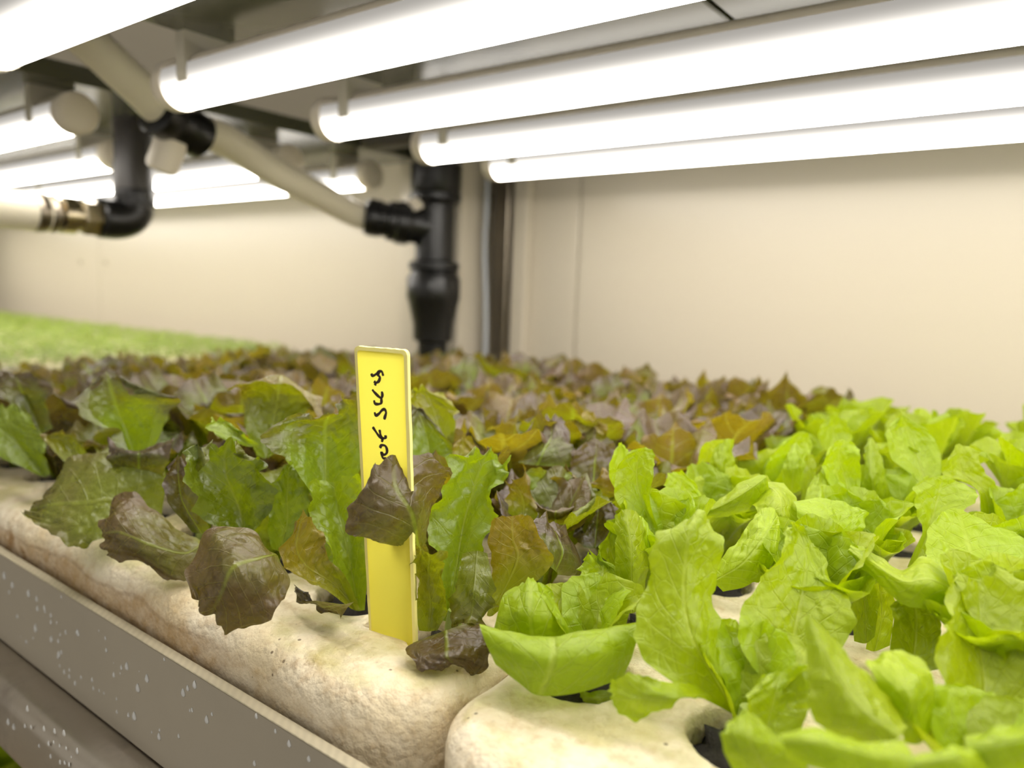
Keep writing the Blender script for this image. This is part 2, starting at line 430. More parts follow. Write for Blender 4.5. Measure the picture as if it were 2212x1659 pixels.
DROPS = {"panel":[[-3842,-346,91,10],[-4095,-460,63,10],[-3755,-330,66,10],[-3688,-330,47,10],[-3694,-366,71,10],[-3877,-458,116,10],[-3537,-363,63,10],[-3407,-332,90,10],[-3694,-448,89,10],[-3620,-436,76,10],[-3999,-562,75,10],[-3912,-515,49,10],[-4069,-558,32,10],[-3593,-481,76,10],[-3630,-513,88,10],[-3618,-556,53,10],[-3571,-569,76,10],[-3514,-539,58,10],[-3519,-572,69,10],[-3459,-584,74,10],[-3396,-533,62,10],[-3287,-506,72,10],[-3278,-542,61,10],[-3223,-531,49,10],[-3179,-527,43,10],[-3142,-321,69,10],[-3148,-269,59,10],[-3013,-354,73,10],[-2965,-333,114,10],[-3082,-410,79,10],[-3081,-356,24,10],[-2865,-317,23,10],[-2802,-327,115,10],[-2878,-395,122,10],[-3026,-382,37,10],[-3066,-511,48,10],[-2532,-286,109,10],[-2500,-256,80,10],[-2451,-225,106,10],[-2473,-331,61,10],[-2340,-295,54,10],[-2374,-331,105,10],[-3066,-569,58,10],[-2965,-544,73,10],[-2914,-530,129,10],[-2777,-542,40,10],[-2719,-538,99,10],[-2714,-508,49,10],[-2572,-475,62,10],[-3206,-254,38,10],[-3598,-397,58,10],[-4239,-288,134,10],[-4137,-309,117,10],[-3938,-297,127,10],[-3844,-297,97,10],[-3841,-345,98,10],[-3762,-317,82,10],[-3692,-333,75,10],[-4098,-461,73,10],[-3874,-452,127,10],[-3699,-454,96,10],[-3415,-330,104,10],[-3621,-502,108,10],[-3536,-368,60,10],[-1892,-222,84,10],[-2070,-197,68,10],[-1965,-208,57,10],[-1792,-231,73,10],[-2083,-373,69,10],[-2489,-339,43,10],[-4188,-359,66,10],[-3569,-207,53,10],[-3631,-348,47,10],[-2665,-199,50,10]],"rail":[[-3486,-635,97,10],[-3716,-788,110,10],[-3653,-787,100,10],[-3524,-730,64,10],[-3457,-708,63,10],[-3318,-659,85,10],[-3211,-627,84,10],[-3119,-598,94,10],[-3379,-762,62,10],[-3278,-710,73,10],[-3226,-682,56,10],[-3168,-673,55,10],[-3106,-658,59,10],[-3003,-627,88,10],[-3263,-761,69,10],[-3061,-676,39,10],[-3170,-747,71,10],[-3126,-730,67,10],[-3084,-720,66,10]]}
for x, z, s, sz in DROPS['panel']: drop(tr, x/1e4, .1385, z/1e4, s/1e5, sz/10)
for x, z, s, sz in DROPS['rail']: drop(rl, x/1e4, .1200, z/1e4, s/1e5, sz/10)

# ------------------------------------------------------------------ yellow plant label
lab = tag(empty('plant_label', (-.18604, .18001, 0)), 'yellow plastic plant label with handwriting, stuck in the foam near the seam', 'plant label')
ux = Vector((.98178, .19, 0)); uz = Vector((.01698, -.08772, .996)).normalized(); un = ux.cross(uz).normalized()
Rm = Matrix((ux, un*-1 if False else uz.cross(ux), uz)).transposed().to_4x4()
lab.matrix_world = Matrix.Translation((-.18604, .18001, 0)) @ Rm
def outline(w0, w1, zb, zt, c, jag=0.0):
    P = [(-w0, zb), (w0, zb)]
    for k in range(26): P.append((w0+(w1-w0)*k/25*1.0+(rnd.uniform(-jag, jag)), zb+(zt-c-zb)*k/25))
    for k in range(1, 6):
        q = math.pi/2*k/6; P.append((w1-c+c*math.cos(q), zt-c+c*math.sin(q)))
    for k in range(12): P.append((w1-c-(2*w1-2*c)*k/11, zt+rnd.uniform(-jag, jag)-.0003*k/11*0))
    for k in range(1, 6):
        q = math.pi/2+math.pi/2*k/6; P.append((-w1+c+c*math.cos(q), zt-c+c*math.sin(q)))
    for k in range(25, -1, -1): P.append((-w0-(w1-w0)*k/25+rnd.uniform(-jag, jag), zb+(zt-c-zb)*k/25))
    return P[:-1]
def slab(name, P, y0, y1, mat, parent, bev):
    bm = bmesh.new(); a = [bm.verts.new((x, y0, z)) for x, z in P]; f = bm.faces.new(a)
    r = bmesh.ops.extrude_face_region(bm, geom=[f])
    for v in r['geom']:
        if isinstance(v, bmesh.types.BMVert): v.co.y = y1
    bmesh.ops.recalc_face_normals(bm, faces=bm.faces[:])
    return bm_obj(name, bm, mat, parent)
PO = outline(.01003, .01068, -.024, .1047, .0018, .00012); PI_ = outline(.0088, .0094, -.0235, .1034, .0012)
V = [(x, yy, z) for yy, P in ((-.0001, PI_), (0.0, PO), (.0015, PO), (.0015, PI_)) for x, z in P]; m = len(PO)
F = [(k*m+i, k*m+(i+1) % m, ((k+1) % 4)*m+(i+1) % m, ((k+1) % 4)*m+i) for k in range(4) for i in range(m)]
mesh_np('worn_edge', V, F, M['frost'], lab, smooth=False)
mesh_np('face', [(x, -.0001, z) for x, z in PI_], [tuple(range(m))], M['yellow'], lab, smooth=False)
STROKES = [[[-3.89, 95.86], [-3.36, 95.11], [-1.81, 95.87], [-0.64, 96.74], [0.48, 96.84], [0.97, 95.41]], [[-0.65, 96.53], [-1.26, 95.6], [-0.43, 94.89], [-0.99, 93.43], [-2.16, 92.7], [-2.58, 91.88]], [[-2.89, 93.27], [-2.16, 92.7]], [[-3.8, 90.35], [-2.9, 89.48], [-1.44, 88.35], [-0.26, 87.83], [0.28, 88.83], [0.15, 90.08]], [[-3.23, 86.75], [-2.9, 85.67], [-1.77, 85.53], [-0.43, 85.98], [-0.19, 86.89], [-0.18, 87.84]], [[-3.25, 82.6], [-2.74, 81.53], [-1.37, 82.32], [-0.17, 83.56], [0.98, 84.0], [1.49, 82.94], [1.05, 81.62], [0.62, 80.46]], [[-4.29, 77.33], [-3.21, 76.0], [-1.95, 74.53], [-0.65, 73.88], [0.88, 74.07], [0.85, 75.03]], [[-1.46, 76.69], [-1.16, 74.95], [-0.47, 73.58], [-0.72, 72.42]], [[-1.59, 70.19], [-0.97, 71.25], [0.56, 71.28], [1.26, 70.07], [1.01, 68.74], [-0.17, 68.0], [-1.1, 68.63], [-0.61, 66.9], [0.53, 66.72], [1.08, 66.31], [0.45, 65.08], [-0.72, 64.59]]]
V = []; F = []
for s in STROKES:
    C = catmull(np.array(s), max(8, len(s)*5)); m = len(C); b0 = len(V)
    for k in range(m):
        t = C[min(k+1, m-1)]-C[max(k-1, 0)]; t /= np.linalg.norm(t)+1e-9; nn = np.array((-t[1], t[0]))
        w = .52*(.9+.16*math.sin(k*.45+b0))*(.6 if k in (0, m-1) else 1)
        for yy, sg in ((-.22, 1), (-.22, -1), (-.06, -1), (-.06, 1)):
            p = C[k]+nn*w*sg; V.append((p[0]/1000, yy/1000, p[1]/1000))
    for k in range(m-1):
        a = b0+4*k
        for i in range(4):
            j = (i+1) % 4; F.append((a+i, a+j, a+4+j, a+4+i))
    F.append((b0, b0+1, b0+2, b0+3)); e = b0+4*(m-1); F.append((e+3, e+2, e+1, e))
hw = mesh_np('handwriting', V, F, M['ink'], lab, smooth=False); hw['label'] = 'brown marker handwriting running down the label'

# ------------------------------------------------------------------ pipes, hoses, post
PX, PY = -.588, .625
pp = tag(empty('black_pipe', (PX, PY, .06)), 'black plastic pipe with tee and union in front of the pale post', 'pipe')
tilt = Vector((-.00, .0, 1)).normalized()
def pl(name, prof, o, d, mat, n=32, root=pp, **k): return part(name, lathe(name, prof, o, d, mat, None, n, **k), root)
pl('lower_pipe', [(.0165, 0), (.0165, .45)], (PX, PY, -.38), tilt, M['black'])
pl('union', [(.0165, 0), (.022, .003), (.0225, .020), (.0285, .046), (.030, .050), (.030, .072), (.027, .076), (.0255, .080), (.0285, .083), (.0285, .089), (.0225, .092)], (PX, PY, .062), tilt, M['black'])
pl('tee_body', [(.0215, 0), (.0215, .062), (.0255, .066), (.0285, .068), (.0285, .074), (.026, .076), (.0275, .080), (.0285, .105), (.0225, .108), (.0225, .16)], (PX, PY, .152), tilt, M['black'])
# branch socket towards the front left
BD = Vector((-.62, -.78, .12)).normalized(); BO = Vector((PX, PY, .189))
pl('branch_socket', [(.0205, 0), (.0205, .026), (.0215, .028), (.0235, .030), (.0235, .042), (.0215, .044), (.0215, .052), (.0185, .054), (.0185, .060), (.0205, .061), (.0195, .0655), (.0205, .070), (.0195, .074), (.018, .077), (.0135, .078)], BO, BD, M['black'])
bp = lathe('pressure_plug', [(.0085, 0), (.0085, .012), (.006, .014)], BO+Vector((-.004, -.022, .018)), (-.35, -.3, .85), M['whitecap'], None, 18); part('pressure_plug', bp, pp); bp['label'] = 'pale round plug on top of the branch'
# white hose from the tee up to the black coupling
e = BO+BD*.076
H2 = [tuple(p) for p in [[-0.628, 0.4975, 0.2123], [-0.615, 0.439, 0.2247], [-0.6, 0.373, 0.2433], [-0.585, 0.3256, 0.2451], [-0.578, 0.2916, 0.2639], [-0.575, 0.2674, 0.2787], [-0.572, 0.2421, 0.2945], [-0.57, 0.2166, 0.3127]]]
hz = tag(empty('white_hose', e), 'thick white hose sagging diagonally from the black tee to the upper left', 'hose')
part('hose_body', tube('hose_body', [tuple(e-BD*.015), tuple(e+BD*.01)]+H2, .0138, M['hose'], None, 20, 60), hz)
cp = tag(empty('hose_coupling', H2[3]), 'black hose coupling with white plug below the end of the second tube', 'coupling')
cd = (Vector(H2[3+1])-Vector(H2[3-1])).normalized(); c0 = Vector(H2[3])
part('sleeve', lathe('sleeve', [(.0145, -.024), (.018, -.022), (.018, -.008), (.0165, -.006), (.0165, .008), (.018, .010), (.018, .022), (.0145, .024)], c0, cd, M['black'], None, 26), cp)
pd = Vector((-.30, -.2, -.85)).normalized()
w = lathe('plug', [(.0125, .012), (.0125, .034), (.0115, .038), (.008, .040)], c0, pd, M['whitecap'], None, 24); part('plug', w, cp); w['label'] = 'white plug pointing down'
# grey-black drop pipe with elbow, brass fittings and second hose
DX, DY = -.722, .357
dp = tag(empty('downpipe', (DX, DY, .27)), 'dark grey downpipe from the shelf ending in a black elbow, upper left', 'pipe')
part('pipe_body', lathe('pipe_body', [(.0165, -.080), (.0165, 0)], (DX, DY, .268), (0, 0, 1), M['greyblack'], None, 28), dp)
part('pipe_body', lathe('collar', [(.0175, 0), (.0175, .030)], (DX, DY, .200), (0, 0, 1), M['greyblack'], None, 28), dp).name = 'collar'
el = tube('elbow', [(DX, DY, .205), (DX, DY, .190), (DX, DY-.006, .180), (DX, DY-.018, .176), (DX, DY-.032, .176)], .0178, M['black'], None, 22, 24)
part('elbow', el, dp)
fit = tag(empty('hose_fitting', (DX, DY-.05, .176)), 'shiny metal hose fitting between the black elbow and the white hose', 'fitting')
part('nut', lathe('nut', [(.0150, 0), (.0165, .002), (.0165, .017), (.0145, .019)], (DX, DY-.030, .176), (0, -1, 0), M['brass'], None, 6), fit)
part('barb', lathe('barb', [(.0125, 0), (.0125, .004), (.0160, .006), (.0160, .017), (.0125, .019), (.0125, .03)], (DX, DY-.048, .176), (0, -1, 0), M['brass'], None, 24), fit)
part('clamp', lathe('clamp', [(.0155, 0), (.0165, .002), (.0150, .006), (.0165, .010), (.0165, .016), (.015, .018)], (DX, DY-.069, .176), (0, -1, 0), M['zinc'], None, 24), fit)
h1 = tag(empty('white_hose', (DX, DY-.09, .176)), 'white hose leaving the left edge from the shiny fitting', 'hose')
part('hose_body', tube('hose_body', [(DX, DY-.075, .176), (DX, DY-.10, .1765), (DX+.002, DY-.17, .178), (DX+.01, DY-.26, .182), (DX+.02, DY-.36, .19)], .0158, M['hose'], None, 20, 40), h1)

# rack post, cable and metal strips by the wall
po = tag(empty('rack_post', (-.62, .68, 0)), 'pale square rack post behind the black pipe', 'post')
part('post_body', box('post_body', -.672, -.573, .652, .702, -.9, 1.2, M['wall'], None, .003, 2), po)
ms = box('metal_strip', -.557, -.5345, .688, .7095, -.9, 1.2, M['zinc'], None, .001, 1); tag(ms, 'shiny vertical metal strip on the wall right of the pale post', 'metal strip')
wt = box('wall_strip', -.532, -.513, .694, .7095, -.9, 1.2, M['wall'], None, .0015, 2); tag(wt, 'cream vertical cover strip on the wall right of the metal strip', 'cover strip')
ca = tube('grey_cable', [(-.560, .681, 1.1), (-.560, .681, .3), (-.561, .680, .18), (-.557, .681, .10), (-.556, .681, .0), (-.558, .681, -.5)], .0028, M['cable'], None, 12, 60); tag(ca, 'thin grey cable hanging down beside the pale post', 'cable')

# far bed of seedlings
bed = box('seedling_raft', -2.25, -.772, .155, .575, -.055, .026, M['foam'], None, .004, 2); tag(bed, 'pale foam block carrying the green seedlings at far left', 'foam raft')
V = []; F = []
for k in range(15000):
    x = rnd.uniform(-2.2, -.776); y = rnd.uniform(.16, .572); z = .024; hgt = rnd.uniform(.014, .024); a = rnd.uniform(0, 6.28); w = rnd.uniform(.003, .0048)
    ca_, sa_ = math.cos(a), math.sin(a); b = len(V)
    V += [(x, y, z), (x+.0006, y, z), (x+.0004, y, z+hgt)]; F.append((b, b+1, b+2))
    for s in (1, -1):
        b = len(V); px, py = x+.0004, y; q = z+hgt
        V += [(px, py, q), (px+s*ca_*w+sa_*w*.5, py+s*sa_*w-ca_*w*.5, q+.0015), (px+s*ca_*w*1.7, py+s*sa_*w*1.7, q+.0008), (px+s*ca_*w-sa_*w*.5, py+s*sa_*w+ca_*w*.5, q+.0015)]
        F.append((b, b+1, b+2, b+3))
sd = mesh_np('seedlings', V, F, M['seedling'], None, smooth=False); tag(sd, 'dense mat of tiny bright green seedlings at far left', 'seedlings', kind='stuff')

# ------------------------------------------------------------------ lettuces
def patch(ctrl, nu, nv, rs, bl=.5, org=0., tone=1., tooth=.6, frill=.8, kind='red', lobe=0., corner=1., crumple=1.):
    """smooth leaf surface through rows of control points (base to tip), with veined UVs, toothed and frilled margin"""
    rows = []
    for r in ctrl: rows.append(catmull(r, nv))
    rows = np.array(rows); G = np.zeros((nu, nv, 3))
    for j in range(nv): G[:, j] = catmull(rows[:, j], nu)
    du = np.gradient(G, axis=0); dv = np.gradient(G, axis=1)
    N = np.cross(du, dv); N /= np.linalg.norm(N, axis=2, keepdims=True)+1e-12
    S = dv/(np.linalg.norm(dv, axis=2, keepdims=True)+1e-12); T = du/(np.linalg.norm(du, axis=2, keepdims=True)+1e-12)
    u = np.linspace(0, 1, nu)[:, None]*np.ones((1, nv)); v = np.ones((nu, 1))*np.linspace(-1, 1, nv)[None, :]
    av = np.abs(v)
    # rounding of the two tip corners
    cu = np.clip((u-.80)/.20, 0, 1); cv = np.clip((av-.5)/.5, 0, 1); rc = np.clip(np.hypot(cu, cv)-1, 0, .45)
    Lm = np.linalg.norm(G[-1]-G[0], axis=1).mean(); Wm = np.linalg.norm(G[nu//2, 0]-G[nu//2, -1])
    G = G-(T*Lm*.13+S*np.sign(v)[..., None]*Wm*.22)*rc[..., None]*corner
    fr = np.clip((u-.12)/.3, 0, 1)
    eL = np.clip((-v-.45)/.55, 0, 1)**2*fr; eR = np.clip((v-.45)/.55, 0, 1)**2*fr; eT = np.clip((u-.72)/.28, 0, 1)**2
    def wave(s, f, p): return np.sin(s*f*6.2832+p)
    def teeth(s, f, p):
        q = (s*f+p+.23*np.sin(s*9+p*5)) % 1.; sp = 1-2*np.abs(q-.5)
        q2 = (s*f*2.7+p*3) % 1.
        return sp**1.6*1.1-.5+.35*(1-np.abs(2*q2-1))
    ph = [rs.uniform(0, 6.28) for _ in range(8)]
    nt = max(3., Lm/.008); nw = max(2., Wm/.008)
    G = G+(-S*(eL**2*teeth(u, nt, ph[0]))[..., None]+S*(eR**2*teeth(u, nt, ph[1]))[..., None]+T*(eT**2*teeth(v*.5, nw, ph[2]))[..., None])*tooth*.0013
    if lobe > 0:
        def lob(s, f, p):
            q = (s*f+p+.18*np.sin(s*7+p)) % 1.; return 1-np.abs(2*q-1)**.75
        eW = np.clip((av-.35)/.65, 0, 1)**1.6*fr*(1-eT); eU = np.clip((u-.55)/.45, 0, 1)**1.6
        lT = lob(v*.5, rs.choice((1.0, 1.3, 1.7)), ph[3]); lS = lob(u, rs.choice((.9, 1.3)), ph[4]+np.sign(v))
        G = G+(T*(eU*(lT-.35))[..., None]+S*np.sign(v)[..., None]*(eW*(lS-.4))[..., None])*lobe*.001
        G = G+(N*(eU*(1-lT)+eW*(1-lS))[..., None]-np.array((0, 0, .6))*(eU*(1-lT))[..., None])*lobe*.0011
    ru = u*Lm*1000; rv = v*Wm*500      # crumpled tissue between the veins, millimetres along and across
    cr = np.sin(ru*.62+ph[3]+1.7*np.sin(rv*.31+ph[5]))*np.sin(rv*.70+ph[4]+1.3*np.sin(ru*.27))+.6*np.sin(ru*1.25+rv*.9+ph[6])*np.sin(rv*1.35-ru*.4+ph[2])
    G = G+N*(cr*fr*np.clip(av*4, .25, 1))[..., None]*crumple*.00034
    nz = eL*(wave(u, nt*.36, ph[3])+.5*wave(u, nt*.8, ph[4]))+eR*(wave(u, nt*.4, ph[5])+.5*wave(u, nt*.85, ph[6]))+eT*(wave(v*.5, nw*.5, ph[7])+.4*wave(v*.5, nw*.95, ph[0]))
    body = .35*np.sin(u*9+ph[1])*np.sin(av*6+ph[2])*fr
    G = G+N*((nz+body)*frill*.0011)[..., None]
    blush = bl*(np.clip((u-.12)/.55, 0, 1)*.75+.30*np.maximum(np.maximum(eL, eR), eT))*1.25 if kind == 'red' else u*0
    if kind == 'red' and bl > .7: blush = np.maximum(blush, bl*.75*np.clip((u+.2)/.3, 0, 1))
    att = np.stack([np.clip(blush, 0, 1), tone+0*u, org*np.clip(u*2, .3, 1), 1+0*u], axis=-1).reshape(-1, 4)
    uv = np.stack([u, (v+1)/2], axis=-1).reshape(-1, 2)
    idx = np.arange(nu*nv).reshape(nu, nv)
    F = np.stack([idx[:-1, :-1], idx[:-1, 1:], idx[1:, 1:], idx[1:, :-1]], axis=-1).reshape(-1, 4)
    return G.reshape(-1, 3), F, uv, att
def generic_ctrl(rs, kind, Lh, a0, a1, W, az, x=0., y=0.):
    """control rows for one leaf of a rosette growing from the plant's centre"""
    n = 5; rows = []; r = .003; z = -.004; out = []
    ca, sa = math.cos(az), math.sin(az)
    tw = rs.uniform(-.25, .25)
    prof = (.20, .48, .88, 1.0, .80) if kind == 'red' else (.22, .42, .8, 1., .62)
    for k in range(n):
        f = k/(n-1); th = a0+(a1-a0)*f**1.3
        w = W*prof[k]*.5; fold = (.75-.55*f if kind == 'red' else .95-.45*f)+rs.uniform(-.12, .12)
        # out: radial (r), up (z); the margins are lifted inwards by the fold
        nr, nz = -math.cos(th), math.sin(th)
        row = []
        for v in (-1, -.5, 0, .5, 1):
            lift = w*math.sin(fold)*abs(v)**1.4; side = w*math.cos(fold)*v
            tip = (-.16 if k == n-1 else 0)*W*abs(v)**2
            jz = rs.uniform(-.0022, .0022)*(f if abs(v) > .4 else .2)
            rr = r+nr*(lift+jz)+tip*math.sin(th); zz = z+nz*(lift+jz)+tip*math.cos(th)
            sx = side+tw*f*rr
            row.append((x+ca*rr-sa*sx, y+sa*rr+ca*sx, max(zz, -.002 if k else -.004)))
        rows.append(row)
        r += math.sin(th)*Lh/(n-1); z += math.cos(th)*Lh/(n-1)
    if False:
        last = [np.array(p) for p in rows[-1]]; out = np.array((ca, sa, 0.))
        row = [tuple(p+out*(W*.13*(1+.5*rs.uniform(-1, 1)))+np.array((0, 0, -W*(.02+.10*rs.random())))*(1 if i % 2 else .15)) for i, p in enumerate(last)]
        rows.append(row)
    return [r[::-1] for r in rows]
def add_leaf(parent, kind, ctrl, rs, nu, nv, org_at=(0, 0, 0), **kw):
    V, F, uv, att = patch([[tuple(np.array(p)-np.array(org_at)) for p in r] for r in ctrl], nu, nv, rs, kind=kind, **kw)
    return mesh_np('leaf', V, F, M[kind], parent, uv=uv, attr=att)
def soil(parent):
    bm = bmesh.new(); bmesh.ops.create_icosphere(bm, subdivisions=3, radius=1)
    r2 = random.Random(5)
    for v in bm.verts:
        k = 1+.14*math.sin(v.co.x*9+v.co.y*7)+.10*math.sin(v.co.z*13+v.co.x*11)+r2.uniform(-.16, .16)
        v.co = Vector((v.co.x*.0150*k, v.co.y*.0150*k, -.0095+v.co.z*.0075*k))
    return bm_obj('soil_plug', bm, M['soil'], parent, smooth=True)
def stem(parent):
    return lathe('stem', [(.0035, -.008), (.0032, .004), (.0022, .010)], (0, 0, 0), (0, 0, 1), M['stem'], parent, 10)
def make_plant(kind, seed, nleaf, size, nu=24, nv=25):
    rs = random.Random(seed)
    root = empty('red_lettuce' if kind == 'red' else 'green_lettuce')
    soil(root); stem(root)
    for k in range(nleaf):
        f = k/(nleaf-1); az = k*2.4+rs.uniform(-.25, .25)
        if kind == 'red':
            Lh = size*(.068-.008*f)*rs.uniform(.88, 1.14); a0 = math.radians(24-20*f); a1 = math.radians(rs.uniform(18, 62)-30*f); W = size*rs.uniform(.054, .072)*(1-.25*f)
            add_leaf(root, kind, generic_ctrl(rs, kind, Lh, a0, a1, W, az), rs, nu, nv, bl=rs.uniform(.55, 1.1)*(1-.2*f), org=rs.choice((0, 0, 0, .1, .25)), tone=rs.uniform(1., 1.75), tooth=rs.uniform(.6, 1.4), frill=rs.uniform(.8, 1.8), lobe=rs.uniform(4., 8.))
        else:
            Lh = size*(.066-.010*f)*rs.uniform(.85, 1.12); a0 = math.radians(18-14*f); a1 = math.radians(rs.uniform(30, 80)-35*f); W = size*rs.uniform(.030, .042)*(1-.2*f)
            add_leaf(root, kind, generic_ctrl(rs, kind, Lh, a0, a1, W, az), rs, nu, nv, org=rs.uniform(-.15, .2), tone=rs.uniform(.85, 1.12), tooth=rs.uniform(.2, .7), frill=rs.uniform(.3, .8))
    return root
def copy_plant(p, loc, rz, s):
    r = p.copy(); link(r); r.location = loc; r.rotation_euler = (0, 0, rz); r.scale = (s, s, s)
    for ch in PARTS[p.name]:
        c = ch.copy(); link(c, r)
    return r
PARTS = {}
protoR = [make_plant('red', 100+k, 7, 1.0) for k in range(6)]
protoG = [make_plant('green', 200+k, 10, 1.0) for k in range(5)]
for p in protoR+protoG: PARTS[p.name] = list(p.children)
used = set()
def put(proto, loc, rz, s):
    p = proto
    if p.name not in used:
        used.add(p.name); p.location = loc; p.rotation_euler = (0, 0, rz); p.scale = (s, s, s); return p
    return copy_plant(p, loc, rz, s)
ORD = ['first', 'second', 'third', 'fourth', 'fifth', 'sixth', 'seventh', 'eighth', 'ninth', 'tenth', 'eleventh']
ROW = ['front row', 'second row', 'third row', 'fourth row', 'fifth row', 'sixth row', 'seventh row', 'back row']
